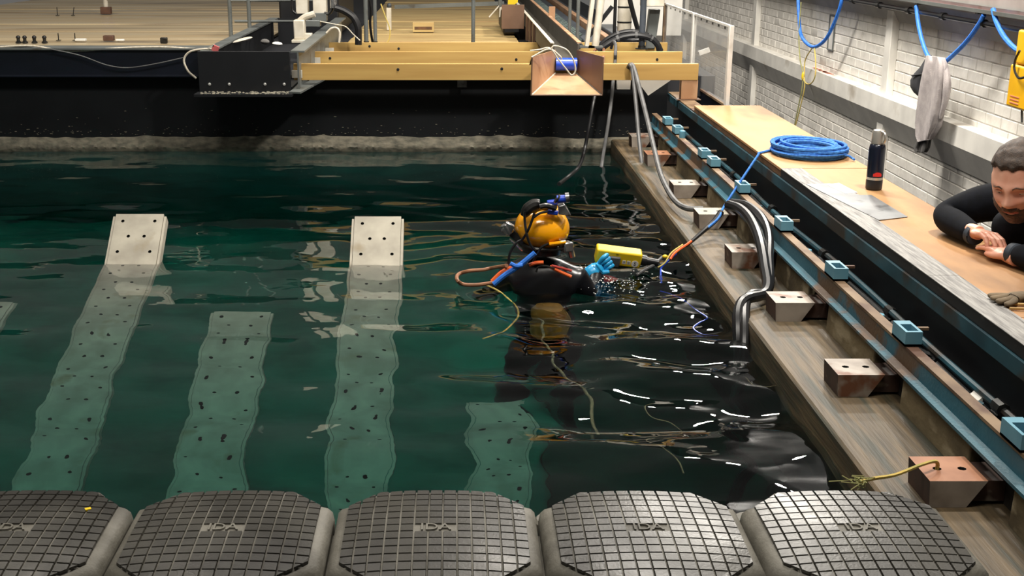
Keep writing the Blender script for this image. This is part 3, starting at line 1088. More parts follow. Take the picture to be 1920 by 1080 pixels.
# ---- blue rope coil on the deck and the line running from it
CX, CY, CZ = 1.905, 6.50, 0.4735
r = thing('rope_coil', 'coiled bright blue rope lying on the plywood deck', 'rope', (CX, CY, CZ))
rc = random.Random(9)
pts = []
turns = 15
for i in range(turns * 22):
    t = i / 22.0
    a = 2 * PI * t
    ra = 0.135 + 0.030 * math.sin(t * 2.4) + 0.018 * mnoise.noise(Vector((t * 1.3, 2.0, 0)))
    x = CX - 0.005 + ra * 1.15 * math.cos(a) + 0.006 * mnoise.noise(Vector((i * 0.2, 0, 3)))
    y = CY + ra * 1.45 * math.sin(a) + 0.02 * math.sin(t * 1.1)
    z = CZ + 0.008 + 0.052 * (t / turns) + 0.010 * mnoise.noise(Vector((i * 0.13, 7, 0)))
    pts.append((x, y, z))
B().tube(pts, 0.0085, 6).build('coil', 'rope_blue', r)
tail = catmull([(CX + 0.10, CY - 0.14, CZ + 0.01), (CX + 0.14, CY - 0.19, CZ + 0.025), (CX + 0.165, CY - 0.20, CZ + 0.012), (CX + 0.17, CY - 0.22, CZ + 0.009)], 5)
B().tube(tail, 0.006, 6).build('tail', 'rope_blue', r)
end_w = onz(1250, 490, 0.03)
ropep = [onz(1535, 265, 0.474), onz(1480, 275, 0.478), onz(1427, 286, 0.478), atd(1420, 293, 6.46), atd(1385, 345, 6.36), atd(1356, 390, 6.27), atd(1346, 410, 6.2), atd(1318, 434, 6.1)]
o = B().tube(catmull(ropep, 6), 0.0065, 6).build('lifeline_rope', 'rope_blue')
tag(o, 'taut blue rope running from the coil over the deck edge down towards the water', 'rope')
umb = [atd(1352, 398, 6.26), atd(1338, 416, 6.2), atd(1318, 434, 6.1), atd(1290, 458, 6.0), atd(1262, 478, 5.92), atd(1246, 500, 5.86), atd(1215, 515, 5.80)]
uc = catmull(umb, 8)
r = thing('umbilical_bundle', 'bundled diver umbilical of dark and orange lines hanging off the ledge', 'umbilical', umb[-1])
B().tube(uc[:26], [0.017 - 0.00035 * i for i in range(26)], 8).build('dark_sheath', 'rubber', r)
B().tube([p + Vector((0.004, -0.014, 0.012)) for p in uc[23:37]], 0.0065, 6).build('orange_line', 'orange', r)
B().tube([p + Vector((-0.008, -0.005, 0.014)) for p in uc[26:44]], 0.004, 6).build('yellow_line', 'rope_yellow', r)
B().tube(catmull([atd(1268, 476, 5.95), atd(1250, 492, 5.88), atd(1240, 502, 5.84), atd(1239, 520, 5.78), atd(1240, 548, 5.7)], 6), 0.005, 6).build('blue_line', 'blue_paint', r)
B().tube(catmull([atd(1242, 482, 5.87), atd(1225, 497, 5.82), atd(1210, 505, 5.8), atd(1193, 516, 5.76)], 6), 0.0085, 8).build('grey_hose', 'hose_grey', r)
B().ball(atd(1247, 481, 5.86), (0.014, 0.012, 0.010), 10, 8).build('knot', 'device_yellow', r)

# ---- thick black hoses over the rail into the water
hz = [('outer thick black hose arching over the channel into the water', [(1366, 384, 6.05), (1388, 392, 5.92), (1408, 412, 5.72), (1424, 448, 5.45), (1434, 500, 5.2), (1436, 548, 5.02)], 0.024, 0),
      ('inner thick black hose arching over the channel into the water', [(1372, 380, 6.15), (1402, 386, 5.95), (1428, 408, 5.70), (1441, 440, 5.5), (1442, 480, 5.3), (1440, 545, 5.04)], 0.021, 0)]
for lb, pp, rad, _ in hz:
    P = [atd(*p) for p in pp]
    e = P[-1]
    P += [Vector((1.20, e.y - 0.12, 0.12)) if rad > 0.022 else Vector((1.235, e.y - 0.10, 0.13)),
          Vector((1.165 if rad > 0.022 else 1.175, e.y - 0.28 - (0.08 if rad < .022 else 0), -0.05)), Vector((1.16, e.y - 0.40, -0.7)), Vector((1.15, e.y - 0.45, -1.6))]
    o = B().tube(catmull(P, 7), rad, 10).build('thick_hose', 'rubber')
    tag(o, lb, 'hose', 'thick black hoses over the channel')

# ---- thermos
b0 = onz(1637, 356, 0.472)
TX, TY = 1.945, 5.58
r = thing('vacuum_flask', 'dark blue vacuum flask with steel cup lid standing on the deck', 'flask', (TX, TY, 0.472))
tz = 0.4722
B().lathe([(0.034, 0), (0.037, 0.004), (0.0375, 0.042), (0.0365, 0.046)], (TX, TY, tz), 28).build('base', 'thermos_black', r)
B().lathe([(0.0372, 0.0462), (0.0372, 0.058)], (TX, TY, tz), 28).build('band', 'steel_cup', r)
B().lathe([(0.0368, 0.0582), (0.0370, 0.190), (0.034, 0.206), (0.030, 0.210)], (TX, TY, tz), 28).build('body', 'thermos_blue', r)
lid = B().lathe([(0.029, 0.2102), (0.031, 0.213), (0.029, 0.262), (0.025, 0.273), (0.012, 0.277)], (TX, TY, tz), 28).build('cup_lid', 'steel_cup', r)
hp = catmull([(TX + 0.006, TY - 0.028, tz + 0.218), (TX + 0.012, TY - 0.046, tz + 0.225), (TX + 0.014, TY - 0.052, tz + 0.245), (TX + 0.011, TY - 0.044, tz + 0.264), (TX + 0.004, TY - 0.022, tz + 0.270)], 5)
B().tube(hp, 0.0055, 8).build('handle', 'steel_cup', lid)
lbm = B()
for k in range(9):
    a0, a1 = -PI / 2 - 0.55 + 0.12 * k, -PI / 2 - 0.55 + 0.12 * (k + 1)
    h0, h1 = [0.012 + 0.008 * math.sin(PI * (k + q) / 9) for q in (0, 1)]
    R = 0.0376
    lbm.add([(TX + R * math.cos(a0), TY + R * math.sin(a0), tz + 0.064), (TX + R * math.cos(a1), TY + R * math.sin(a1), tz + 0.064),
             (TX + R * math.cos(a1), TY + R * math.sin(a1), tz + 0.064 + h1), (TX + R * math.cos(a0), TY + R * math.sin(a0), tz + 0.064 + h0)], [(0, 1, 2, 3)])
lbm.build('red_emblem', 'label_red', r)
# a sheet of paper lying beside it
pp = [onz(*p, 0.4745) for p in ((1549, 346), (1573, 343), (1608, 361), (1585, 363))]
o = B().prism([(p.x, p.y) for p in pp], 'z', 0.4742, 0.4750).build('paper_sheet', 'paper', smooth=0)
tag(o, 'white sheet of paper lying on the deck next to the flask', 'paper')

# ---- gloves and sticks at the right edge
G = onz(1893, 556, 0.49)
r = thing('work_glove', 'crumpled grey brown work glove lying on the deck edge', 'glove', (G.x, G.y, 0.4725))
gv = [Vector((0.06, 0.01, 0.02)), Vector((0.02, 0.0, 0.022))]
b = B()
palm = skin_mesh([(0.10, 0.02, 0.018), (0.06, 0.012, 0.020), (0.02, 0.0, 0.020),
                  (-0.02, 0.02, 0.018), (-0.050, 0.025, 0.012), (-0.02, 0.0, 0.020), (-0.055, -0.002, 0.014), (-0.015, -0.018, 0.018), (-0.050, -0.028, 0.013),
                  (-0.005, -0.034, 0.016), (-0.036, -0.050, 0.011), (0.045, -0.03, 0.016), (0.02, -0.058, 0.012)],
                 [(0, 1), (1, 2), (2, 3), (3, 4), (2, 5), (5, 6), (2, 7), (7, 8), (2, 9), (9, 10), (1, 11), (11, 12)],
                 [0.026, 0.028, 0.026, 0.012, 0.012, 0.012, 0.012, 0.012, 0.012, 0.011, 0.011, 0.012, 0.011], 0, 2)
zmin = min(v.co.z for v in palm.vertices)
absorb(b, palm, 0, Matrix.Translation((G.x, G.y, 0.4726 - zmin * 0.75)) @ Matrix.Diagonal((1.15, 1.3, 0.75, 1)))
b.build('glove', 'glove_grey', r, smooth=60)
B().tube([(G.x + 0.115, G.y - 0.005, 0.50), (G.x + 0.135, G.y - 0.002, 0.502)], 0.034, 12).build('orange_cuff', 'orange', r)
for k, (p, q) in enumerate((((1898, 570), (1960, 572)), ((1893, 578), (1960, 581)))):
    a, c = onz(*p, 0.477), onz(*q, 0.477)
    o = B().tube([a, c], 0.0045, 8).build('wooden_stick', 'pine')
    tag(o, ['thin pale stick lying by the work glove', 'lower thin pale stick lying by the deck edge'][k], 'stick', 'thin sticks on the deck')

# ================================================================== FAR END: BEAMS, FRAME, TROUGH
def yellow_beam(D, xl, xr, ztop, label, holes):
    r = thing('wooden_beam', label, 'beam', ((xl + xr) / 2, D, ztop - 0.117), 'yellow wooden beams across the tank end')
    n = 10
    B().box(xl, xr, D, D + 0.045, ztop - 0.117, ztop).build('board', 'pine', r, bevel=0.002)
    for hx, hz_ in holes:
        B().lathe([(0.011, 0), (0.008, 0.003)], (hx, D - 0.0015, ztop - hz_), 8, Matrix.Rotation(PI / 2, 3, 'X')).build('knot_hole', 'hole_dark', r)
    return r


bm1 = yellow_beam(8.95, -1.155, 1.772, 0.697, 'front yellow wooden beam across the tank, right behind the brown trough', [(-0.4, .04), (0.35, .035), (1.28, .03)])
bm2 = yellow_beam(9.87, -1.10, 1.82, 0.697, 'middle yellow wooden beam of the three at the tank end', [(-0.98, .05), (0.5, .06), (1.62, .06)])
bm3 = yellow_beam(10.70, -1.07, 1.84, 0.697, 'rearmost yellow wooden beam of the three at the tank end', [(-0.72, .03), (-0.47, .05), (0.1, .09), (0.9, .05)])
for k, (r, x, D) in enumerate(((bm1, -1.165, 8.935), (bm2, -1.13, 9.855), (bm3, -1.10, 10.685))):
    B().box(x, x + 0.075, D - 0.012, D + 0.0, 0.60, 0.655).build('end_bracket', 'off_white', r)
# trestle foot under the front beam
o = thing('trestle_foot', 'short orange brown timber foot under the end of the front yellow beam', 'timber foot', (1.70, 8.97, 0.435))
B().box(1.655, 1.775, 8.955, 9.03, 0.442, 0.579).build('post', 'brown_paint', o, bevel=0.003)
B().box(1.63, 1.80, 8.945, 9.04, 0.4355, 0.4415).build('foot_plate', 'brown_dark', o)
o = B().box(1.20, 1.30, 9.05, 9.10, 0.50, 0.62).build('white_block', 'white_steel', bevel=0.003)
tag(o, 'white rectangular block hanging under the front yellow beam', 'block')
o = B().prism([(1.34, 0.575), (1.62, 0.575), (1.44, 0.45)], 'y', 9.1, 9.12).build('white_gusset', 'white_steel', smooth=0)
tag(o, 'white triangular gusset plate under the yellow beams by the channel', 'gusset')

# black frame with its end plate
fr = thing('carriage_frame', 'black and grey steel carriage frame with a bolted end plate over the tank wall', 'steel frame', (-1.48, 8.8, 0.5))
ep = B().box(-1.812, -1.158, 8.80, 8.82, 0.515, 0.800).build('end_plate', 'black_steel', fr, bevel=0.002)
for px in (393, 430, 497, 533):
    p = atd(px, 158, 8.80)
    B().lathe([(0.010, 0), (0.011, 0.004), (0.007, 0.010)], (p.x, 8.80, p.z), 8, Matrix.Rotation(PI / 2, 3, 'X')).build('bolt', 'bolt', ep)
B().box(-1.825, -1.135, 8.66, 8.80, 0.497, 0.515).build('bottom_flange', 'black_steel', fr)
db = B()
for k in range(120):
    x, d = rnd.uniform(-1.79, -1.16), rnd.uniform(8.67, 8.80)
    s = rnd.uniform(0.004, 0.014)
    db.ball((x, d, 0.516), (s, s, s * 0.45), 6, 4)
db.build('dirt', 'crust', fr)['kind'] = 'stuff'
for k, (xa, xb) in enumerate(((-1.80, -1.71), (-1.155, -1.055))):
    B().box(xa, xb, 8.82, 12.3, 0.79, 0.802).build('beam_top_flange', 'grey_steel', fr)
    c = xa + 0.02 if k == 0 else xa + 0.045
    B().box(c, c + 0.012, 8.82, 12.3, 0.53, 0.79).build('beam_web', 'black_steel' if k == 0 else 'grey_steel', fr, smooth=0)
    B().box(xa, xb, 8.82, 12.3, 0.518, 0.53).build('beam_bottom_flange', 'grey_steel', fr)
B().box(-1.71, -1.155, 12.2, 12.25, 0.53, 0.80).build('cross_plate', 'black_steel', fr)
B().box(-1.71, -1.155, 8.84, 12.2, 0.535, 0.545).build('tray_bottom', 'black_steel', fr, smooth=0)
pf = [atd(548, 172, 8.7), atd(574, 152, 8.8)]
B().bar(atd(552, 174, 8.72) , atd(600, 148, 9.2), 0.09, 0.012).build('lower_gusset', 'grey_steel', fr)

# navy main beam across the tank head
nb = thing('head_beam', 'navy black steel beam along the top of the far tank wall with dust on it', 'beam', (-3.3, 9.3, 0.56))
B().box(-5.4, -1.83, 9.20, 9.215, 0.59, 0.775).build('web', 'navy_steel', nb, smooth=0)
B().box(-5.4, -1.83, 9.17, 9.42, 0.775, 0.787).build('top_flange', 'grey_steel', nb)
B().box(-5.4, -1.83, 9.17, 9.42, 0.578, 0.59).build('bottom_flange', 'navy_steel', nb)
nb2 = thing('head_beam', 'black steel beam under the yellow beams along the far tank wall', 'beam', (0.2, 9.3, 0.56))
B().box(-1.05, 1.45, 9.22, 9.235, 0.588, 0.66).build('web', 'black_steel', nb2, smooth=0)
B().box(-1.05, 1.45, 9.18, 9.40, 0.576, 0.588).build('bottom_flange', 'black_steel', nb2)
B().box(0.03, 0.10, 9.19, 9.22, 0.50, 0.576).build('hanger_bracket', 'dark_metal', nb2)

# cables on the head beam
cs = [('thin pale cable sagging in front of the navy beam', [(95, 92), (150, 104), (200, 122), (240, 127), (290, 120), (345, 108)], 9.15, 0.005, 'hose_grey'),
      ('pale grey cable lying along the top of the navy beam', [(0, 88), (60, 86), (130, 96), (220, 90), (300, 88), (372, 92)], 9.2, 0.007, 'rope_white'),
      ('white cable looping over the corner of the black end plate', [(400, 92), (380, 92), (356, 97), (345, 112), (352, 132), (368, 147)], 8.9, 0.008, 'rope_white'),
      ('dark cable coiled on the end of the navy beam', [(0, 90), (30, 87), (70, 92), (50, 95), (12, 92), (40, 90), (95, 94)], 9.25, 0.008, 'rubber')]
for lb, pp, D, rad, mt in cs:
    o = B().tube(catmull([atd(x, y, D) for x, y in pp], 6), rad, 6).build('thin_cable', mt)
    tag(o, lb, 'cable')
r = thing('cable_clamp', 'small red and white clamp lying on the corner of the black end plate', 'clamp', atd(405, 95, 8.9))
p = atd(404, 91, 8.86)
B().obox(p, (0.045, 0.03, 0.04), Matrix.Rotation(0.4, 3, 'Y')).build('jaw', 'red_tray', r)
B().obox(p + Vector((-0.03, 0, 0.012)), (0.05, 0.03, 0.012), Matrix.Rotation(-0.5, 3, 'Y')).build('lever', 'off_white', r)

# brown trough and the long U beam behind it
tr = thing('open_trough', 'flared open brown trough with a blue roller at the end of the long beam', 'trough', (0.78, 8.5, 0.53))
Fz0, Fz1 = 0.530, 0.790
xl, xr, xi, xj = 0.539, 1.026, 0.735, 0.885
zi = 0.635


def sheet(pts, th, name, mt, parent, nrm):
    n = Vector(nrm).normalized() * th
    P = [Vector(p) for p in pts]
    k = len(P)
    b = B()
    b.add(P + [p + n for p in P], [tuple(range(k)), tuple(range(2 * k - 1, k - 1, -1))] + [(i, (i + 1) % k, (i + 1) % k + k, i + k) for i in range(k)])
    return b.build(name, mt, parent, smooth=0)


sheet([(xl, 8.5, Fz0), (xi, 8.92, zi), (xi, 8.92, 0.80), (xl, 8.5, Fz1)], 0.006, 'flared_side', 'brown_paint', tr, (-0.9, 0.4, 0))
sheet([(xr, 8.5, Fz0), (xj, 8.92, zi), (xj, 8.92, 0.80), (xr, 8.5, Fz1)], 0.006, 'flared_side', 'brown_dark', tr, (0.9, 0.3, 0))
sheet([(xl, 8.5, Fz0), (xr, 8.5, Fz0), (xj, 8.92, zi), (xi, 8.92, zi)], 0.006, 'flared_bottom', 'brown_paint', tr, (0, 0.2, -1))
B().tube([(xl, 8.5, Fz1), (xl, 8.5, Fz0), (xr, 8.5, Fz0), (xr, 8.5, Fz1)], 0.006, 6).build('rim', 'brown_dark', tr)
B().tube([(xl, 8.5, Fz0), (xi, 8.92, zi)], 0.006, 6).build('weld_seam', 'off_white', tr)
B().tube([(xr, 8.5, Fz0), (xj, 8.92, zi)], 0.006, 6).build('weld_seam', 'beam_grey', tr)
B().tube([(xi, 8.90, 0.70), (xj, 8.90, 0.70)], 0.045, 16).build('roller', 'blue_paint', tr)
sheet([(xl - 0.0, 8.52, 0.78), (xi, 8.93, 0.79), (xi, 8.93, 0.73), (xl, 8.75, 0.71)], 0.006, 'side_bracket', 'beam_grey', tr, (-0.7, 0.7, 0))
o = B().box(0.80, 0.85, 8.845, 8.852, 0.652, 0.664)
p = [atd(x, y, 8.46) for x, y in ((997, 107), (1030, 92), (1046, 110), (1062, 130), (1072, 141), (1079, 132), (1075, 112), (1062, 93), (1040, 86), (1033, 92))]
rr = thing('white_lashing', 'white cord lashed over the mouth of the brown trough', 'cord', p[0])
B().tube(catmull(p, 6), 0.006, 6).build('loop', 'rope_white', rr)
p = [atd(x, y, 8.6) for x, y in ((994, 95), (1012, 93), (1030, 90), (1050, 105), (1053, 112))]
B().tube(catmull(p, 6), 0.006, 6).build('loop', 'rope_white', rr)
lb = thing('long_beam', 'long grey steel trough beam running back from the brown trough', 'beam', (0.81, 9, 0.7))
B().box(0.715, 0.727, 8.93, 19.0, 0.700, 0.84).build('side_plate', 'beam_grey', lb, smooth=0)
B().box(0.893, 0.905, 8.93, 19.0, 0.700, 0.84).build('side_plate', 'beam_grey', lb, smooth=0)
B().box(0.727, 0.893, 8.93, 19.0, 0.700, 0.712).build('bottom_plate', 'beam_grey', lb, smooth=0)
B().box(0.905, 0.965, 8.98, 19.0, 0.700, 0.715).build('side_flange', 'brown_paint', lb, smooth=0)
B().box(0.893, 0.925, 8.98, 19.0, 0.84, 0.848).build('lip', 'brown_paint', lb, smooth=0)
B().box(0.700, 0.727, 8.98, 19.0, 0.84, 0.846).build('lip', 'off_white', lb, smooth=0)
pq = [atd(947, 22, 12.2), atd(985, 65, 12.2)]
B().box(0.47, 0.69, 12.2, 12.22, 0.70, 0.93).build('stop_plate', 'brown_dark', lb, bevel=0.003)
B().prism([(0.906, 0.716), (0.966, 0.716), (0.966, 0.93), (0.906, 0.93)], 'y', 11.9, 11.92).build('gusset_plate', 'brown_paint', lb, bevel=0.003)
for d in (10.9, 11.4, 11.9):
    B().box(0.695, 0.715, d, d + 0.12, 0.61, 0.84).build('stiffener', 'brown_dark', lb, smooth=0)
yl = atd(962, 8, 13.5)
o = B().prism([(yl.x - 0.06, yl.z - 0.05), (yl.x + 0.05, yl.z + 0.02), (yl.x + 0.05, yl.z + 0.12), (yl.x - 0.05, yl.z + 0.12)], 'y', 13.5, 13.56).build('yellow_panel', 'device_yellow', smooth=0)  # a plain yellow panel, not a warning sign
tag(o, 'small bright yellow panel at the top of the long grey beam', 'panel')
o = B().box(0.50, 0.68, 12.6, 13.8, 0.62, 0.86).build('black_motor_box', 'black_steel', bevel=0.02)
tag(o, 'black motor box beside the long grey beam', 'motor box')

# cable chain lying right of the beam
ch = thing('cable_chain', 'grey green jointed cable chain lying beside the long beam', 'cable chain', (1.05, 10.5, 0.72))
d = 10.35
k = 0
while d < 17:
    zc = 0.735
    t = 0.3 * math.sin(k * 2.1)
    B().box(0.985, 1.065, d, d + 0.045, zc - 0.02, zc + 0.02 + 0.012 * math.sin(k * 1.7)).build('chain_link', 'chain_grey', ch, smooth=0)
    B().bar((0.985, d, zc + 0.015), (1.07, d + 0.06 + 0.03 * t, zc + 0.055), 0.018, 0.014).build('link_tab', 'chain_grey', ch, smooth=0)
    d += 0.12
    k += 1
B().box(0.97, 1.075, 10.3, 17.5, 0.690, 0.712).build('tray', 'black_steel', ch, smooth=0)
o = B().box(1.19, 1.34, 10.85, 19, 0.602, 0.66).build('slate_duct', 'slate', bevel=0.01)
tag(o, 'slate grey duct running back beside the cable chain', 'duct')
o = B().box(1.37, 1.43, 10.85, 19, 0.602, 0.70).build('brown_kerb_strip', 'brown_paint', bevel=0.004)
tag(o, 'thin brown timber strip running back beside the slate duct', 'strip')
o = B().box(1.45, 1.61, 11.4, 12.55, 0.602, 0.72).build('slate_channel', 'slate', bevel=0.01)
tag(o, 'taller slate grey channel outermost beside the white posts', 'channel')

# vertical poles
def pole(px, py, D, rad, ztop, label, mt='grey_steel', zb=None):
    p = atd(px, py, D)
    r = thing('steel_pole', label, 'pole', (p.x, D, p.z), 'upright steel poles')
    B().tube([(p.x, D, p.z), (p.x, D, ztop)], rad, 14).build('tube', mt, r)
    B().lathe([(rad * 2.0, 0), (rad * 2.0, 0.008), (rad * 1.25, 0.012), (rad * 1.2, 0.03)], (p.x, D, p.z), 14).build('foot', 'dark_metal', r)


pole(687, 84, 10.75, 0.019, 1.7, 'grey steel pole near the black hose, first of the close pair')
pole(704, 84, 10.75, 0.016, 1.7, 'thinner grey steel pole of the close pair')
pole(887, 90, 10.8, 0.017, 1.7, 'single grey steel pole standing before the pale staging')
pole(1067, 84, 10.3, 0.014, 1.7, 'slim grey pole beside the cable chain')
pole(1082, 92, 10.0, 0.014, 1.7, 'slim grey pole closest to the white posts')
pole(1151, 84, 10.5, 0.014, 1.7, 'black slim pole beside the white cylinder', 'rubber')
pole(1203, 92, 10.4, 0.026, 1.7, 'thick slate pole beside the thick black hose arc', 'slate')
o = B().tube(catmull([atd(x, y, 10.8) for x, y in ((693, 0), (695, 20), (694, 45), (697, 70), (700, 84))], 6), 0.011, 8).build('black_lead', 'rubber')
tag(o, 'black cable running down between the two close steel poles', 'cable')

# pair of white leaning posts
for k, (xb, xt) in enumerate(((1100, 1114), (1116, 1130))):
    a, c = atd(xb, 86, 10.15), atd(xt, -25, 10.15)
    r = thing('white_post', ['flat white leaning post beside the slim poles', 'round white leaning post next to the flat one'][k], 'post', a, 'white leaning posts')
    if k == 0:
        B().bar(a, c, 0.075, 0.03).build('shaft', 'off_white', r)
    else:
        B().tube([a, c], 0.030, 14).build('shaft', 'off_white', r)
    B().box(a.x - 0.06, a.x + 0.06, 10.10, 10.2, a.z - 0.014, a.z).build('shoe', 'grey_steel', r)
a = atd(1170, 62, 11.0)
r = thing('white_cylinder', 'white upright cylinder with dark hoops behind the black hoses', 'cylinder', (a.x, 11, a.z))
B().lathe([(0.055, 0), (0.062, 0.03), (0.062, 0.9)], (a.x, 11.0, a.z), 20).build('barrel', 'off_white', r)
for z in (0.09, 0.22):
    B().lathe([(0.065, z), (0.065, z + 0.012)], (a.x, 11.0, a.z), 20).build('hoop', 'dark_metal', r)
p = [atd(x, y, 10.6) for x, y in ((1138, 42), (1120, 55), (1142, 22), (1150, 12))]
o = B().bar(atd(1104, 68, 10.9), atd(1148, 12, 10.9), 0.06, 0.03).build('black_brace', 'black_steel')
tag(o, 'black diagonal brace behind the white leaning posts', 'brace')
a = atd(1222, 7, 10.6)
o = B().box(a.x - 0.09, a.x + 0.10, 10.55, 10.68, a.z - 0.02, a.z + 0.3).build('cream_cabinet', 'off_white', bevel=0.006)
tag(o, 'cream coloured cabinet at the top beside the thick slate pole', 'cabinet')
a = atd(1224, 60, 10.7)
o = B().prism([(a.x - 0.06, a.z - 0.14), (a.x + 0.02, a.z - 0.14), (a.x + 0.055, a.z + 0.19), (a.x - 0.035, a.z + 0.19)], 'y', 10.68, 10.78).build('grey_hopper', 'grey_steel', bevel=0.006)
tag(o, 'grey tapering sleeve under the cream cabinet', 'sleeve')
a = atd(1190, 95, 11.1)
o = B().box(a.x - 0.12, a.x + 0.10, 11.1, 11.3, a.z - 0.06, a.z + 0.10).build('navy_box', 'navy_steel', bevel=0.01)
tag(o, 'navy box standing under the arc of thick black hoses', 'box')
r = thing('white_cabinet', 'large white panel standing behind the leaning posts', 'panel', (1.9, 12.5, 0.5))
B().box(1.44, 2.30, 12.6, 12.7, 0.60, 1.7).build('panel', 'white_steel', r, bevel=0.005)

# thick hose arc
for k, (pp, rad) in enumerate((([(1122, 96), (1140, 82), (1165, 70), (1195, 66), (1220, 72), (1233, 84), (1237, 97)], 0.026),
                               ([(1118, 92), (1140, 72), (1165, 61), (1190, 59), (1215, 66), (1232, 80), (1240, 96)], 0.020))):
    P = catmull([atd(x, y, 10.35 + 0.08 * k) for x, y in pp], 6)
    r = thing('arched_hose', ['lower thick black hose arching over the beam ends', 'upper black hose arching over the beam ends'][k], 'hose', P[0], 'arched black hoses')
    B().tube(P, rad, 10).build('hose', 'rubber', r)
    for i in (10, 17, 24):
        B().tube([P[i], P[i + 1]], rad * 1.08, 10).build('tie', 'hose_grey', r)
o = B().tube(catmull([atd(x, y, 10.7) for x, y in ((1180, -5), (1184, 12), (1190, 35), (1196, 56))], 6), 0.020, 8).build('riser_hose', 'rubber')
tag(o, 'black hose coming down steeply onto the arched hoses', 'hose')
# small hoses looped over beams
hl = [('hose looped over the rear yellow beam beside the trough', [(1112, 100, 10.5), (1122, 86, 10.55), (1130, 80, 10.6), (1132, 90, 10.4), (1131, 108, 9.8), (1130, 121, 9.4)], 0.012, 'tan_hose'),
      ('grey hose looped over the middle yellow beam', [(1146, 90, 10.2), (1150, 78, 10.1), (1154, 84, 9.95), (1154, 100, 9.85), (1153, 120, 9.80), (1150, 150, 9.1), (1146, 190, 9.0), (1140, 235, 8.9), (1132, 285, 8.8), (1127, 318, 8.6)], 0.013, 'hose_grey'),
      ('black hose hanging from under the trough into the water', [(1116, 176, 8.85), (1112, 195, 8.8), (1104, 240, 8.75), (1095, 285, 8.7), (1086, 312, 8.45), (1070, 328, 8.0), (1048, 345, 7.6)], 0.013, 'rubber'),
      ('grey hose hung over the front beam and draped onto the ledge blocks', [(1180, 128, 8.93), (1184, 121, 8.90), (1190, 132, 8.86), (1200, 170, 8.7), (1215, 230, 8.4), (1228, 285, 7.9), (1240, 330, 7.4), (1262, 372, 6.9), (1286, 390, 6.65), (1318, 392, 6.62)], 0.016, 'hose_grey'),
      ('black hose hung over the front beam and sinking beside the ledge', [(1178, 126, 8.93), (1182, 122, 8.88), (1187, 140, 8.85), (1193, 200, 8.7), (1199, 270, 8.5), (1207, 330, 8.2), (1216, 372, 7.8), (1222, 392, 7.4)], 0.015, 'hose_grey')]
for lb_, pp, rad, mt in hl:
    o = B().tube(catmull([atd(*p) for p in pp], 6), rad, 8).build('draped_hose', mt)
    tag(o, lb_, 'hose', 'hoses draped over the yellow beams')

# white machine inside the black frame
r = thing('white_clamp_machine', 'white cast clamp machine standing inside the black carriage frame', 'machine', atd(575, 80, 10.3))
D = 10.3
a = atd(572, 76, D)
B().obox((a.x, D, a.z), (0.20, 0.20, 0.025)).build('base_plate', 'off_white', r, bevel=0.004)
B().obox((a.x - 0.04, D, a.z + 0.09), (0.09, 0.12, 0.16)).build('body', 'off_white', r, bevel=0.01)
p1, p2, p3 = atd(560, 42, D), atd(572, 32, D), atd(590, 26, D)
B().tube(catmull([(a.x - 0.03, D, a.z + 0.15), p1, p2, p3], 5), 0.028, 10).build('arm', 'off_white', r)
B().obox((a.x + 0.03, D, a.z + 0.035), (0.06, 0.10, 0.05)).build('heel', 'off_white', r, bevel=0.006)
r = thing('white_actuator', 'pale twin actuator column above the black carriage frame', 'actuator', atd(585, 50, 10.6))
D = 10.6
for px0, px1 in ((555, 577), (587, 612)):
    a, c = atd(px0, 26, D), atd(px1, 26, D)
    B().box(a.x, c.x, D, D + 0.12, a.z, 1.7).build('column', 'off_white', r, bevel=0.004)
a, c = atd(585, 40, D), atd(612, 24, D)
B().box(a.x, c.x, D - 0.01, D + 0.1, a.z, c.z).build('lower_bracket', 'grey_steel', r, bevel=0.004)
a, c = atd(572, 50, D), atd(600, 38, D)
B().box(a.x, c.x, D - 0.02, D + 0.1, a.z, c.z).build('slide', 'grey_steel', r, bevel=0.004)
a = atd(625, 8, D)
B().tube([a + Vector((0, 0, -0.03)), a + Vector((0, 0, 0.2))], 0.028, 12).build('filter_bowl', 'chrome', r)
B().tube(catmull([atd(x, y, D) for x, y in ((624, 14), (622, 20), (616, 26), (608, 24))], 5), 0.012, 8).build('elbow', 'dark_metal', r)
B().tube(catmull([atd(x, y, D) for x, y in ((547, -5), (547, 10), (549, 20), (556, 26))], 5), 0.010, 8).build('looped_cable', 'rubber', r)
o = B().tube(catmull([atd(x, y, 10.55) for x, y in ((628, 14), (645, 20), (662, 32), (671, 50), (672, 68), (672, 84))], 6), 0.030, 10).build('curved_hose', 'rubber')
tag(o, 'fat black hose curving down beside the pale actuator column', 'hose')
o = B().tube(catmull([atd(x, y, 8.78 + 0.02) if False else atd(x, y, 10.0) for x, y in ((612, 62), (622, 53), (632, 53), (637, 62), (636, 80))], 6), 0.009, 8).build('looped_white_hose', 'rope_white')
tag(o, 'white hose looped over the grey frame beam', 'hose')
o = B().tube(catmull([atd(x, y, 10.3) for x, y in ((600, 40), (630, 46), (648, 50), (662, 64), (675, 76))], 6), 0.005, 6).build('thin_wire', 'rope_white')
tag(o, 'thin white wire hanging from the actuator to the beams', 'wire')
bx = [atd(x, y, 9.6) for x, y in ((455, 75), (497, 78), (520, 82))]
for k, (p, lb_) in enumerate(zip(bx, ('white curved tray lying in the black frame', 'small grey lump lying in the black frame', 'small pale rag lying in the black frame'))):
    s = ((0.16, 0.10, 0.03), (0.07, 0.05, 0.04), (0.08, 0.05, 0.03))[k]
    o = B().ball((p.x, 9.6, 0.545 + s[2] / 2 if False else p.z), (s[0] / 2, s[1], s[2] / 2), 12, 8, Matrix.Rotation(-0.25 if k == 0 else 0.1, 3, 'Y')).build(('white_tray', 'grey_lump', 'pale_rag')[k], ('off_white', 'charcoal_cloth', 'paper')[k])
    tag(o, lb_, ('tray', 'lump', 'rag')[k])

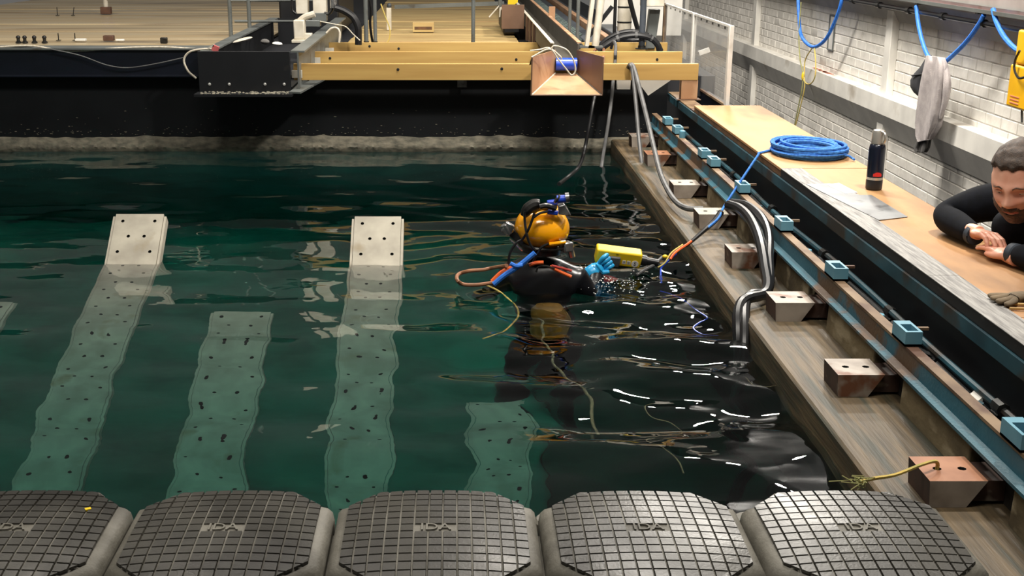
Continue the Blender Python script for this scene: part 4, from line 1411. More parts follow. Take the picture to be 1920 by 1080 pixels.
# handrail at the far left of the frame
r = thing('handrail', 'grey steel handrail standing behind the black frame', 'handrail', (-2.0, 11.0, 0.6))
for px, yb in ((433, 64), (468, 52)):
    a = atd(px, yb, 11.0)
    B().tube([(a.x, 11.0, 0.58 if px < 450 else 0.803), (a.x, 11.0, 1.7)], 0.018, 10).build('upright', 'grey_steel', r)
a = atd(428, 1, 11.0)
B().tube([(a.x, 11, a.z), (-1.2, 11, a.z)], 0.012, 8).build('rail', 'grey_steel', r)
a = atd(440, 40, 11.0)
B().tube([(a.x, 11, a.z), (-1.2, 11, a.z)], 0.012, 8).build('rail', 'grey_steel', r)
o = B().box(-1.75, -1.15, 12.6, 14.5, 0.60, 1.05).build('black_bin', 'black_steel', bevel=0.02)
tag(o, 'large black bin behind the handrail', 'bin')

# small things on the wet boards
sb = [('rust brown block with a white post standing on the wet boards', 198, 27, 14.2, 0.13, 0.09, 'brown_block'),
      ('brown block lying on the wet boards near the navy beam', 203, 77, 10.3, 0.10, 0.05, 'brown_block'),
      ('small dark grey block on the wet boards near the black frame', 307, 82, 9.95, 0.065, 0.055, 'dark_metal'),
      ('white foam strip lying at the edge of the wet boards', 150, 78, 10.15, 0.10, 0.025, 'paper'),
      ('white foam piece beside the brown block on the wet boards', 224, 78, 10.2, 0.08, 0.02, 'paper')]
for k, (lb_, px, py, D, wd, ht, mt) in enumerate(sb):
    p = onz(px, py, 0.605)
    r = thing('loose_block' if k < 3 else 'foam_strip', lb_, 'block' if k < 3 else 'foam', p)
    B().box(p.x - wd / 2, p.x + wd / 2, p.y, p.y + wd * 0.6, 0.6065, 0.606 + ht).build('piece', mt, r, bevel=0.006)
    if k == 0:
        B().tube([(p.x, p.y + 0.04, 0.606 + ht), (p.x, p.y + 0.04, 0.606 + ht + 0.10)], 0.03, 12).build('white_post', 'off_white', r)
        B().box(p.x - 0.05, p.x + 0.09, p.y, p.y + 0.08, 0.606 + ht + 0.10, 0.606 + ht + 0.22).build('blue_cap', 'blue_paint', r)
for k, (px, py) in enumerate(((108, 29), (137, 29), (110, 76), (141, 76))):
    p = onz(px, py, 0.606)
    h = 0.10 if k < 2 else 0.07
    r = thing('thin_rod', ['thin dark rod upright on the far wet boards', 'leaning thin dark rod on the far wet boards', 'thin rod upright by the foam strip', 'thin rod by the foam strip end'][k], 'rod', p, 'thin rods on the wet boards')
    B().tube([p, p + Vector((0.02 * (k == 1), 0, h))], 0.005, 6).build('rod', 'dark_metal', r)
    B().box(p.x - 0.02, p.x + 0.02, p.y - 0.02, p.y + 0.02, 0.606, 0.612).build('foot', 'dark_metal', r)
for k, (px, lb_) in enumerate(((35, 'dark pipe fitting on the edge of the wet boards, first of four'), (47, 'second dark pipe fitting on the edge of the wet boards'), (65, 'third dark pipe fitting on the edge of the wet boards'), (84, 'last of the four dark pipe fittings on the boards'))):
    p = onz(px, 81, 0.606)
    r = thing('pipe_fitting', lb_, 'pipe fitting', p, 'pipe fittings on the wet boards')
    B().lathe([(0.028, 0), (0.030, 0.01), (0.016, 0.02), (0.016, 0.045)], (p.x, p.y, 0.6065), 10).build('flange', 'dark_metal', r)
    B().ball((p.x, p.y, 0.66), (0.022, 0.022, 0.018), 10, 6).build('cap', 'rubber', r)
# loose timbers on the staging
for k, (x0_, x1_, y_, h, lb_) in enumerate(((-0.55, 0.44, 10.82, 0.045, 'pale squared timber lying along the rear yellow beam'),
                                            (-0.65, -0.57, 10.82, 0.045, 'short offcut block beside the squared timber'),
                                            (-0.42, -0.20, 12.9, 0.10, 'small pale wooden crate on the staging'))):
    r = thing('loose_timber' if k < 2 else 'wooden_crate', lb_, 'timber' if k < 2 else 'crate', ((x0_ + x1_) / 2, y_, 0.61))
    B().box(x0_, x1_, y_, y_ + 0.10, 0.6145, 0.6145 + h).build('body', 'pine_floor', r, bevel=0.003)
    if k == 2:
        B().box(x0_ + 0.02, x1_ - 0.02, y_ - 0.004, y_, 0.64, 0.6145 + h * 0.55).build('recess', 'ply_edge', r)
o = B().bar(atd(740, 13, 13.6), atd(945, 6, 13.6), 0.05, 0.04).build('grey_rail', 'grey_steel')
tag(o, 'grey horizontal rail crossing behind the single steel pole', 'rail')
r = thing('folding_tripod', 'grey folding tripod legs standing on the pale staging', 'tripod', atd(937, 40, 13.0))
for dx in (-20, 0, 8):
    B().bar(atd(938, 8, 13.0), atd(937 + dx, 32, 13.0), 0.022, 0.012).build('leg', 'off_white', r)
B().tube([atd(938, -10, 13), atd(938, 12, 13)], 0.02, 8).build('stem', 'grey_steel', r)
o = B().tube(catmull([atd(x, y, 11.2) for x, y in ((714, 7), (722, 30), (731, 55), (729, 75), (722, 82))], 6), 0.006, 6).build('pale_wire', 'rope_yellow')
tag(o, 'pale wire curling down in front of the staging boards', 'wire')
a = atd(729, 22, 13.2)
r = thing('hook_block', 'small pale post with a blue cap on the staging', 'post', a)
B().box(a.x - 0.025, a.x + 0.025, 13.2, 13.25, 0.61, a.z + 0.04).build('post', 'off_white', r, bevel=0.003)
B().ball((a.x + 0.005, 13.22, a.z + 0.06), (0.025, 0.025, 0.03), 10, 8).build('cap', 'slate', r)

# clear screens
sc_ = thing('clear_screen', 'clear acrylic screen in white posts along the deck end', 'screen', (1.9, 10, 0.46))
SX = 1.895
for d, h0, h1, wd, mt in ((8.50, 0.455, 1.0, 0.055, 'white_steel'), (9.82, 0.455, 1.0, 0.05, 'white_steel'), (11.2, 0.455, 1.0, 0.05, 'rail_top')):
    B().box(SX - 0.015, SX + 0.015, d, d + wd, h0, h1).build('post', mt, sc_, bevel=0.003)
for d0, d1 in ((8.555, 9.82), (9.87, 11.2)):
    B().box(SX - 0.004, SX + 0.004, d0, d1, 0.46, 0.99).build('pane', 'acrylic', sc_, smooth=0)
    B().box(SX - 0.009, SX + 0.009, d0, d1, 0.985, 1.0).build('top_rail', 'white_steel', sc_)
    B().box(SX - 0.009, SX + 0.009, d0, d1, 0.445, 0.46).build('bottom_rail', 'rail_top', sc_)
    for q in range(5):
        dd = d0 + 0.12 + q * (d1 - d0 - 0.2) / 5
        B().box(SX - 0.007, SX - 0.0045, dd, dd + 0.04, 0.965, 0.98).build('clip', 'dark_metal', sc_)
o = B().bar(atd(1310, 100, 11.6), atd(1330, 93, 11.6), 0.05, 0.04).build('white_lever', 'white_steel')
tag(o, 'white lever seen through the clear screen', 'lever')
set_parent(o, sc_)
for kk in ('label', 'category'):
    del o[kk]

# ================================================================== ON THE BRICK WALL
for k, (px0, py0, px1, py1, rad, mt, lb_) in enumerate(((1640, 2, 1935, 53, 0.016, 'rubber', 'black conduit pipe with clamps under the red cable tray'),)):
    a, c = onx(px0, py0, WX - 0.14), onx(px1, py1, WX - 0.14)
    r = thing('conduit_pipe', lb_, 'pipe', a)
    B().tube([Vector((WX - 0.14, 3.5, 1.09)), Vector((WX - 0.14, 20, 1.09))], rad, 10).build('pipe', mt, r)
    for q in range(9):
        d = 6.2 + q * 0.62
        B().tube([(WX - 0.14, d, 1.09), (WX - 0.14, d + 0.05, 1.09)], rad * 1.55, 10).build('clamp', 'dark_metal', r)
r = thing('cable_tray', 'long red cable tray along the upper girt', 'cable tray', (WX - 0.16, 8, 1.17))
B().box(WX - 0.165, WX - 0.115, 3.5, 20, 1.158, 1.164).build('base', 'red_tray', r, smooth=0)
B().box(WX - 0.172, WX - 0.165, 3.5, 20, 1.150, 1.172).build('front_lip', 'grey_steel', r, smooth=0)
B().box(WX - 0.115, WX - 0.108, 3.5, 20, 1.150, 1.185).build('rear_lip', 'grey_steel', r, smooth=0)
for q in range(14):
    B().box(WX - 0.165, WX - 0.10, 4.5 + q, 4.54 + q, 1.140, 1.1575).build('bracket', 'dark_metal', r)
HX = WX - 0.16
bl = [('blue hose looped high on the wall beyond the flask', [(1496, -14), (1498, 30), (1503, 68), (1524, 88), (1546, 76), (1562, 48), (1576, 10), (1580, -14)], 0.015),
      ('blue hose loop carrying the grey towel', [(1718, 11), (1722, 45), (1730, 80), (1740, 105), (1752, 116), (1768, 118), (1785, 105), (1812, 78), (1834, 48), (1845, 28)], 0.014),
      ('blue hose loop hanging at the picture edge by the yellow case', [(1862, 17), (1868, 40), (1882, 68), (1902, 90), (1918, 97), (1940, 96)], 0.015)]
for lb_, pp, rad in bl:
    o = B().tube(catmull([onx(x, y, HX) for x, y in pp], 6), rad, 8).build('air_hose', 'bright_blue')
    tag(o, lb_, 'hose', 'blue air hoses on the wall')
# yellow cord hanging from the first hose
r = thing('hanging_cord', 'thin yellow cord knotted and hanging from the blue hose to the deck', 'cord', onx(1495, 232, 3.0))
cd_ = [[(1502, 4), (1498, 60), (1500, 110), (1505, 135), (1504, 165), (1497, 200), (1490, 234)], [(1524, 88), (1510, 112), (1508, 140), (1507, 150), (1515, 158), (1524, 153), (1529, 138), (1529, 110), (1527, 90)],
       [(1506, 138), (1509, 160), (1502, 195), (1492, 235)]]
for k, pp in enumerate(cd_):
    B().tube(catmull([onx(x, y, HX - 0.01) for x, y in pp], 6), 0.0055, 6).build('strand', ['rope_green', 'rope_yellow', 'rope_yellow'][k], r)
p = onx(1506, 143, HX - 0.01)
B().ball(p, (0.016, 0.02, 0.04), 10, 8).build('knot', 'device_yellow', r)
# small framed notice / conduit frame
r = thing('wall_frame', 'small narrow metal frame fixed on the brick wall', 'frame', onx(1558, 60, WX - 0.01))
p0, p1 = onx(1551, 92, WX - 0.012), onx(1566, 30, WX - 0.012)
for a, c in (((p0.y, p0.z), (p0.y, p1.z)), ((p1.y, p0.z), (p1.y, p1.z)), ((p0.y, p0.z), (p1.y, p0.z)), ((p0.y, p1.z), (p1.y, p1.z))):
    B().tube([(WX - 0.010, a[0], a[1]), (WX - 0.010, c[0], c[1])], 0.007, 6).build('edge', 'grey_steel', r)
B().box(WX - 0.006, WX - 0.0015, min(p0.y, p1.y), max(p0.y, p1.y), p0.z, p1.z).build('plate', 'white_steel', r)

# towel, cap and sock on the second loop
def ribbon_cloth(name, mt, rows, th, parent):
    """rows of points from top to bottom; makes a closed cloth of thickness th"""
    n, k = len(rows), len(rows[0])
    b = B()
    vs = [p for r_ in rows for p in r_] + [p + Vector((-th, 0, 0)) for r_ in rows for p in r_]
    N0 = n * k
    fs = []
    for i in range(n - 1):
        for j in range(k - 1):
            a = i * k + j
            fs.append((a, a + 1, a + k + 1, a + k))
            fs.append((N0 + a, N0 + a + k, N0 + a + k + 1, N0 + a + 1))
    for i in range(n - 1):
        for j in (0, k - 1):
            a = i * k + j
            fs.append((a, a + k, N0 + a + k, N0 + a))
    for j in range(k - 1):
        for i in (0, n - 1):
            a = i * k + j
            fs.append((a, a + 1, N0 + a + 1, N0 + a))
    b.add(vs, fs)
    return b.build(name, mt, parent, smooth=70)


r = thing('grey_towel', 'pale grey towel hanging over the blue hose loop', 'towel', onx(1745, 270, HX - 0.03))
outl = [(104, 1742, 1772), (118, 1739, 1777), (150, 1732, 1777), (180, 1727, 1774), (210, 1723, 1771), (232, 1721, 1766), (255, 1722, 1758), (266, 1726, 1752)]
rows = []
for i, (y, xa, xb) in enumerate(outl):
    row = []
    for j in range(13):
        t = j / 12
        fold = 0.014 * math.sin(t * 9.5 + i * 0.35) + 0.018 * math.sin(t * PI)
        row.append(onx(xa + (xb - xa) * t, y + (4 * t if i < 6 else -6 * t), HX - 0.02 - fold * (0.3 if i == 0 else 1)))
    rows.append(row)
ribbon_cloth('cloth', 'towel', rows, 0.02, r)
pts = [onx(1772, 118, HX - 0.02), onx(1776, 150, HX - 0.022), onx(1773, 185, HX - 0.022), onx(1763, 222, HX - 0.03)]
B().tube(catmull(pts, 5), [0.012, 0.018, 0.020, 0.022, 0.022, 0.024, 0.026, 0.026, 0.026, 0.024, 0.022, 0.02, 0.018, 0.016, 0.014, 0.008], 8).build('side_fold', 'towel', r)
r = thing('grey_sock', 'dark grey frayed cloth end showing below the pale towel', 'cloth', onx(1730, 284, HX - 0.03))
rows = []
for i, (y, xa, xb) in enumerate(((255, 1728, 1748), (266, 1723, 1746), (276, 1718, 1744), (284, 1720, 1740))):
    rows.append([onx(xa + (xb - xa) * j / 8, y + (2 if j % 2 else 0), HX - 0.005 - 0.01 * math.sin(j * 1.3)) for j in range(9)])
ribbon_cloth('cloth', 'charcoal_cloth', rows, 0.02, r)
r = thing('peaked_hat', 'black peaked hat hanging on the blue hose beside the towel', 'hat', onx(1725, 178, HX - 0.02))
rows = []
for i, (y, xa, xb) in enumerate(((103, 1743, 1747), (112, 1737, 1747), (125, 1729, 1745), (138, 1717, 1742), (150, 1710, 1740), (163, 1710, 1737), (173, 1716, 1734), (180, 1724, 1733))):
    rows.append([onx(xa + (xb - xa) * j / 8, y, HX + 0.02 - 0.05 * math.sin(PI * j / 8) * min(1, i / 3)) for j in range(9)])
ribbon_cloth('crown', 'cap_black', rows, 0.012, r)
B().tube(catmull([onx(1710, 142, HX - 0.02), onx(1722, 140, HX - 0.04), onx(1736, 138, HX - 0.035)], 5), 0.006, 6).build('seam', 'cap_black', r)

# yellow case at the right edge
r = thing('yellow_case', 'yellow wall case at the picture edge with a cable beside it', 'case', onx(1912, 200, WX - 0.15))
p0, p1 = onx(1898, 198, WX - 0.14), onx(1903, 52, WX - 0.14)
yb, zb, zt = p0.y, p0.z, p1.z
B().box(WX - 0.18, WX - 0.105, yb - 0.50, yb, zb, zb + 0.235).build('lower_shell', 'yellow_box', r, bevel=0.012)
B().box(WX - 0.175, WX - 0.105, yb - 0.48, yb - 0.03, zb + 0.24, zt).build('upper_shell', 'yellow_box', r, bevel=0.012)
B().tube(catmull([onx(1912, 95, WX - 0.2), onx(1904, 112, WX - 0.2), onx(1902, 130, WX - 0.2), onx(1910, 146, WX - 0.2), onx(1925, 144, WX - 0.2)], 6), 0.007, 6).build('cable', 'rubber', r)
for q in range(3):
    B().box(WX - 0.183, WX - 0.1802, yb - 0.16 - 0.0 * q, yb - 0.05, zb + 0.025 + q * 0.018, zb + 0.031 + q * 0.018).build('label_line', 'orange_paint', r)
B().box(WX - 0.15, WX - 0.105, yb - 0.4, yb - 0.02, zb + 0.225, zb + 0.245).build('hinge', 'dark_metal', r)
B().box(WX - 0.105, WX - 0.0, yb - 0.3, yb - 0.2, zb + 0.1, zb + 0.3).build('wall_bracket', 'dark_metal', r)
B().tube([onx(1916, 205, WX - 0.13), onx(1916, 230, WX - 0.13)], 0.006, 6).build('hanger', 'grey_steel', r)

# ================================================================== THE DIVER
DV = Vector((0.425, 5.57, 0.0))
dv = thing('person', 'diver in black suit and yellow diving helmet, chest deep in the water', 'person', (0.42, 5.6, -1.8))
verts = [(0.42, 5.60, -0.78), (0.42, 5.60, -0.50), (0.425, 5.60, -0.16), (0.43, 5.59, 0.06), (0.435, 5.58, 0.17),
         (0.285, 5.62, 0.065), (0.17, 5.66, -0.14), (0.14, 5.80, -0.34), (0.20, 5.95, -0.36),
         (0.575, 5.56, 0.06), (0.655, 5.60, -0.10), (0.685, 5.72, -0.02), (0.705, 5.775, 0.045),
         (0.33, 5.60, -0.86), (0.31, 5.52, -1.25), (0.30, 5.70, -1.62), (0.51, 5.60, -0.86), (0.53, 5.50, -1.25), (0.55, 5.68, -1.62),
         (0.30, 5.58, -1.72), (0.55, 5.56, -1.72)]
edges = [(0, 1), (1, 2), (2, 3), (3, 4), (3, 5), (5, 6), (6, 7), (7, 8), (3, 9), (9, 10), (10, 11), (11, 12), (0, 13), (13, 14), (14, 15), (0, 16), (16, 17), (17, 18), (15, 19), (18, 20)]
rad = [0.15, 0.14, 0.16, 0.14, 0.095, 0.085, 0.062, 0.05, 0.045, 0.085, 0.06, 0.048, 0.04, 0.10, 0.075, 0.055, 0.10, 0.075, 0.055, 0.045, 0.045]
me = skin_mesh(verts, edges, rad, 0, 2)
b = B()
absorb(b, me)
b.build('drysuit_body', 'neoprene', dv, smooth=80)
# helmet
HC = atd(1017, 428, 5.56)
hm = bpy.data.objects.new('diving_helmet', None)
COL.objects.link(hm)
hm.location = HC
set_parent(hm, dv)
hm['label'] = 'glossy yellow diving helmet with chrome fittings'


def helm(p):
    q = p.copy()
    if q.z < 0:
        s = 1 - 0.35 * (-q.z / 0.11) ** 2.2
        q.x *= s
        q.y *= s
    if q.x > 0.07:
        q.x = 0.07 + (q.x - 0.07) * 0.95
    return q


hr = Matrix.Rotation(0.10, 3, 'Y')
B().ball(HC, (0.130, 0.135, 0.112), 28, 18, hr, fn=helm).build('shell', 'helmet_yellow', hm, smooth=60)
B().lathe([(0.085, -0.115), (0.098, -0.11), (0.100, -0.085), (0.088, -0.08)], HC, 24, hr).build('neck_dam', 'rubber', hm)
h_ = lambda x, y, D=5.45: atd(x, y, D)
B().tube([HC + hr @ Vector((0.098 * math.cos(a), 0.10 * math.sin(a), -0.078)) for a in [k * 2 * PI / 28 for k in range(28)]], 0.010, 8, closed=True).build('neck_ring', 'dark_metal', hm)
# top: straps and pads
B().tube(catmull([h_(981, 405), h_(990, 392), h_(1002, 384), h_(1012, 383)], 4), [0.016, 0.020, 0.024, 0.026, 0.028, 0.028, 0.028, 0.028, 0.028, 0.026, 0.025, 0.024, 0.022][:13], 10).build('head_strap', 'dark_metal', hm)
B().tube(catmull([h_(998, 398), h_(1012, 391), h_(1028, 391), h_(1040, 396)], 4), 0.012, 8).build('top_tube', 'helmet_yellow', hm)
B().obox(h_(1035, 380, 5.5), (0.045, 0.04, 0.022), Matrix.Rotation(-0.1, 3, 'Y')).build('blue_pad', 'blue_paint', hm, bevel=0.005)
B().obox(h_(1036, 398, 5.44), (0.05, 0.02, 0.022), Matrix.Rotation(0.12, 3, 'Y')).build('blue_pad', 'blue_paint', hm, bevel=0.006)
B().tube(catmull([h_(1012, 388, 5.42), h_(1025, 386, 5.42), h_(1042, 391, 5.43)], 4), 0.013, 8).build('black_pad', 'rubber', hm)
lp = bpy.data.objects.new('camera_lamp', None)
COL.objects.link(lp)
lp.location = h_(1055, 380)
set_parent(lp, hm)
B().tube([h_(1044, 374), h_(1066, 372)], 0.018, 14).build('barrel', 'blue_paint', lp)
B().tube([h_(1060, 371), h_(1067, 370)], 0.024, 16).build('lens_ring', 'chrome', lp)
B().tube([h_(1043, 372), h_(1046, 374)], 0.022, 14).build('rear_cap', 'dark_metal', lp)
B().prism([(h_(1047, 402).x, h_(1047, 402).z), (h_(1071, 404).x, h_(1071, 404).z), (h_(1064, 391).x, h_(1064, 391).z), (h_(1058, 383).x, h_(1058, 383).z), (h_(1046, 386).x, h_(1046, 386).z)], 'y', 5.44, 5.50).build('bracket', 'chrome', lp, bevel=0.004)
B().obox(h_(1062, 462, 5.47), (0.05, 0.05, 0.045), Matrix.Rotation(0.5, 3, 'Z')).build('latch', 'chrome', hm, bevel=0.006)
B().tube(catmull([h_(1030, 458, 5.43), h_(1045, 456, 5.43), h_(1060, 454, 5.44)], 4), 0.009, 8).build('clamp_strap', 'helmet_yellow', hm)
B().tube([h_(1070, 468, 5.5), h_(1073, 482, 5.5)], 0.014, 8).build('drain_tube', 'chrome', hm)
sv = B()
sv.obox(h_(952, 428, 5.50), (0.045, 0.04, 0.05), Matrix.Rotation(0.5, 3, 'Y'))
sv.tube([h_(946, 420, 5.5), h_(956, 438, 5.5)], 0.022, 12)
sv.build('side_valve', 'chrome', hm, bevel=0.003)
B().bar(h_(957, 434, 5.52), h_(982, 456, 5.52), 0.03, 0.035).build('valve_arm', 'dark_metal', hm, bevel=0.004)
B().tube([h_(955, 448, 5.47), h_(980, 470, 5.47)], 0.005, 8).build('stem', 'chrome', hm)
for pp in ([(984, 396), (984, 415), (988, 440), (994, 458), (1004, 470)], [(1002, 400), (997, 415), (990, 432), (980, 448), (968, 456), (956, 475), (953, 500)], [(1028, 396), (1012, 400), (1000, 408)], [(1028, 457), (1015, 464), (1008, 476), (1000, 490)]):
    B().tube(catmull([h_(x, y, 5.405 + 0.02 * (abs(x - 1017) > 30)) for x, y in pp], 5), 0.006, 8).build('whip_hose', 'rubber', hm)
# hoses on the harness
hs = [([(926, 533), (945, 517), (975, 497), (1003, 474)], 0.0125, 'bright_blue', 5.38), ([(923, 528), (940, 512), (958, 503), (975, 500)], 0.012, 'orange', 5.42), ([(992, 497), (1005, 493), (1019, 492)], 0.009, 'orange', 5.40),
      ([(1031, 500), (1045, 507), (1058, 513), (1071, 519)], 0.008, 'orange', 5.42), ([(1034, 498), (1055, 503), (1072, 508)], 0.006, 'red_cloth', 5.42), ([(957, 494), (968, 499), (980, 497)], 0.010, 'bright_blue', 5.37),
      ([(1005, 510), (1010, 500), (1025, 499), (1040, 504)], 0.005, 'dark_metal', 5.40)]
for pp, rd, mt, D in hs:
    B().tube(catmull([atd(x, y, D) for x, y in pp], 6), rd, 8).build('harness_hose', mt, dv)
B().lathe([(0.02, -0.60), (0.07, -0.58), (0.08, -0.52), (0.08, -0.17), (0.065, -0.12), (0.03, -0.095)], (0.44, 5.38, 0), 18).build('bailout_cylinder', 'bottle_yellow', dv)
pp = [(925, 530), (895, 534), (868, 533), (857, 524), (860, 514), (880, 508), (905, 506), (925, 502), (950, 498)]
o = B().tube(catmull([atd(x, y, 5.40 + (0.25 if i in (4, 5, 6, 7) else 0)) + Vector((0, 0, 0.0)) for i, (x, y) in enumerate(pp)], 6), 0.009, 8).build('tan_hose_loop', 'tan_hose')
tag(o, 'tan hose looping out on the water beside the diver', 'hose')

# yellow tool held by the diver
tl = thing('underwater_tool', 'yellow handheld underwater instrument with round badges held by the diver', 'instrument', atd(1160, 492, 5.80))
ax = (atd(1203, 481, 5.80) - atd(1117, 470, 5.80)).normalized()
up = Vector((0, -0.25, 0.97))
mt_ = frame_m(atd(1160, 486, 5.80), ax, up)
R3 = mt_.to_3x3()
cen = mt_.translation
B().obox(cen + R3 @ Vector((0, 0.002, -0.03)), (0.225, 0.078, 0.07), R3).build('housing', 'device_yellow', tl, bevel=0.008)
B().obox(cen + R3 @ Vector((-0.03, -0.012, 0.008)), (0.075, 0.055, 0.02), R3).build('grip', 'hose_grey', tl, bevel=0.006)
q0, q1 = cen + R3 @ Vector((0.113, -0.004, -0.03)), cen + R3 @ Vector((0.20, -0.010, -0.03))
B().tube([q0, q0.lerp(q1, .3), q0.lerp(q1, .31), q1], [0.026, 0.026, 0.019, 0.019], 14).build('nozzle', 'rubber', tl)
B().lathe([(0.0175, 0.0), (0.0175, 0.0015)], cen + R3 @ Vector((0.082, -0.012, 0.0055)), 20, R3).build('badge', 'label_white', tl)
text('badge_mark', 'S', 0.026, 0.0004, mt_ @ Matrix.Translation((0.082, -0.012, 0.0075)), 'rubber', tl)
for k, s in enumerate(('III', 'D')):
    B().obox(cen + R3 @ Vector((0.028 + 0.023 * k, -0.010, 0.0056)), (0.017, 0.019, 0.001), R3).build('badge', 'label_white', tl)
    text('badge_mark', s, 0.015, 0.0004, mt_ @ Matrix.Translation((0.028 + 0.023 * k, -0.010, 0.0066)), 'rubber', tl)
text('badge_mark', 'M', 0.014, 0.0004, mt_ @ Matrix.Translation((-0.012, 0.026, 0.0062)), 'rubber', tl)
# gloved hand on the grip
b = B()
W0 = atd(1112, 508, 5.74)
hv = [W0 + Vector((-0.02, 0.02, -0.03)), W0 + Vector((0.01, 0.01, 0.0)), W0 + Vector((0.045, 0.0, 0.03))]
fv = []
edges_ = [(0, 1), (1, 2)]
rads = [0.036, 0.036, 0.034]
for k in range(4):
    base = hv[2] + Vector((-0.018 + 0.010 * k, 0.003 * k, 0.012 - 0.013 * k))
    i0 = len(hv) + len(fv)
    fv += [base, base + Vector((0.022, -0.012, 0.030 - 0.004 * k)), base + Vector((0.045, 0.010, 0.040 - 0.006 * k))]
    edges_ += [(2, i0), (i0, i0 + 1), (i0 + 1, i0 + 2)]
    rads += [0.0135, 0.013, 0.0115]
i0 = len(hv) + len(fv)
fv += [hv[1] + Vector((0.035, -0.02, -0.005)), hv[1] + Vector((0.07, -0.025, 0.0))]
edges_ += [(1, i0), (i0, i0 + 1)]
rads += [0.013, 0.011]
absorb(b, skin_mesh(hv + fv, edges_, rads, 0, 2))
b.tube([W0 + Vector((-0.03, 0.015, -0.045)), W0 + Vector((0.0, 0.01, -0.01)), W0 + Vector((0.02, 0.005, 0.012))], [0.046, 0.040, 0.034], 14)
o = b.build('blue_glove', 'glove_blue', dv, smooth=80)

# lines and small things afloat
fl_ = [('yellow green line floating away from the diver', [(905, 532), (930, 543), (948, 556), (966, 574), (972, 590), (966, 606), (950, 620), (928, 632), (905, 640)], 0.0045, 'rope_yellow', -0.004),
       ('pale rope sinking below the diver', [(1008, 640), (1020, 668), (1014, 684), (1036, 704), (1038, 722), (1056, 740), (1064, 758), (1090, 778), (1106, 796), (1108, 826), (1120, 862)], 0.006, 'rope_sunk', -0.16),
       ('thin pale line squiggling through the dark water near the floats', [(1222, 770), (1208, 776), (1222, 792), (1258, 802), (1278, 825), (1232, 832), (1212, 845), (1240, 860), (1270, 885), (1280, 905)], 0.0026, 'rope_sunk', -0.05),
       ('blue line floating in the dark water below the glints', [(1238, 548), (1262, 556), (1310, 585), (1326, 597), (1310, 606), (1300, 616), (1318, 628), (1348, 634)], 0.004, 'blue_paint', -0.012),
       ('thin pale line near the black hoses in the water', [(1398, 712), (1412, 726), (1440, 730), (1470, 722), (1490, 712)], 0.0025, 'rope_sunk', -0.01)]
for lb_, pp, rd, mt, z in fl_:
    o = B().tube(catmull([onz(x, y, z) for x, y in pp], 6), rd, 6).build('floating_line', mt)
    tag(o, lb_, 'line')
p = onz(1137, 538, -0.06)
o = B().ball(p, (0.055, 0.05, 0.03), 14, 8, Matrix.Rotation(0.3, 3, 'Y')).build('red_pouch', 'red_cloth')
tag(o, 'dull red pouch just under the surface in front of the yellow instrument', 'pouch')
b = B()
for k in range(300):
    if k < 200:
        p = onz(1095 + rnd.gauss(0, 22), 522 + rnd.gauss(0, 11), 0.0)
    else:
        p = onz(1165 + rnd.gauss(0, 30), 535 + rnd.gauss(0, 10), 0.0)
    s = rnd.uniform(0.0008, 0.0028)
    b.ball(p + Vector((0, 0, rnd.uniform(0.002, 0.02))), (s * 1.6, s, s), 6, 4)
o = b.build('splash_drops', 'foam', smooth=80)
tag(o, 'bright splash droplets thrown up beside the diver', 'splash', None, 'stuff')

# ================================================================== THE MAN LEANING ON THE DECK
mn = thing('person', 'bearded man in dark fleece leaning on folded arms on the plywood deck', 'person', (2.62, 4.45, -0.53))
DZ = 0.4715
SH_R, EL_R, WR_R = Vector((2.235, 4.64, 0.625)), Vector((1.935, 4.735, DZ + 0.062)), Vector((1.955, 4.47, DZ + 0.052))
SH_L, EL_L, WR_L = Vector((2.26, 4.14, 0.625)), Vector((2.10, 3.94, DZ + 0.060)), Vector((1.99, 4.225, DZ + 0.046))
fv = [Vector((2.66, 4.44, 0.30)), Vector((2.52, 4.42, 0.44)), Vector((2.36, 4.40, 0.55)), Vector((2.27, 4.39, 0.60)), Vector((2.20, 4.385, 0.645)),
      SH_R, (SH_R + EL_R) / 2 + Vector((-0.01, 0.03, 0.015)), EL_R, (EL_R + WR_R) / 2 + Vector((0.0, 0.0, 0.004)), WR_R,
      SH_L, (SH_L + EL_L) / 2 + Vector((0, -0.02, 0.01)), EL_L, (EL_L + WR_L) / 2, WR_L]
fv += [Vector((2.17, 4.42, 0.565)), Vector((2.095, 4.44, 0.550)), Vector((2.075, 4.56, 0.545))]
ed = [(3, 15), (15, 16), (16, 17), (0, 1), (1, 2), (2, 3), (3, 4), (3, 5), (5, 6), (6, 7), (7, 8), (8, 9), (3, 10), (10, 11), (11, 12), (12, 13), (13, 14)]
rd = [0.165, 0.165, 0.165, 0.135, 0.085, 0.095, 0.080, 0.062, 0.054, 0.040, 0.095, 0.080, 0.062, 0.054, 0.040, 0.115, 0.085, 0.075]
b = B()
absorb(b, skin_mesh(fv, ed, rd, 0, 3))
fz = b.build('fleece_jumper', 'fleece', mn, smooth=80)
B().tube(catmull([Vector((2.215, 4.47, 0.665)), Vector((2.165, 4.43, 0.640)), Vector((2.150, 4.36, 0.630)), Vector((2.18, 4.30, 0.655))], 4), 0.010, 8).build('collar', 'fleece_trim', fz)
for wr, el in ((WR_R, EL_R), (WR_L, EL_L)):
    d = (wr - el).normalized()
    B().tube([wr - d * 0.022, wr - d * 0.018, wr + d * 0.006, wr + d * 0.010, wr + d * 0.004], [0.033, 0.0385, 0.0372, 0.034, 0.027], 22).build('cuff', 'fleece_trim', fz)
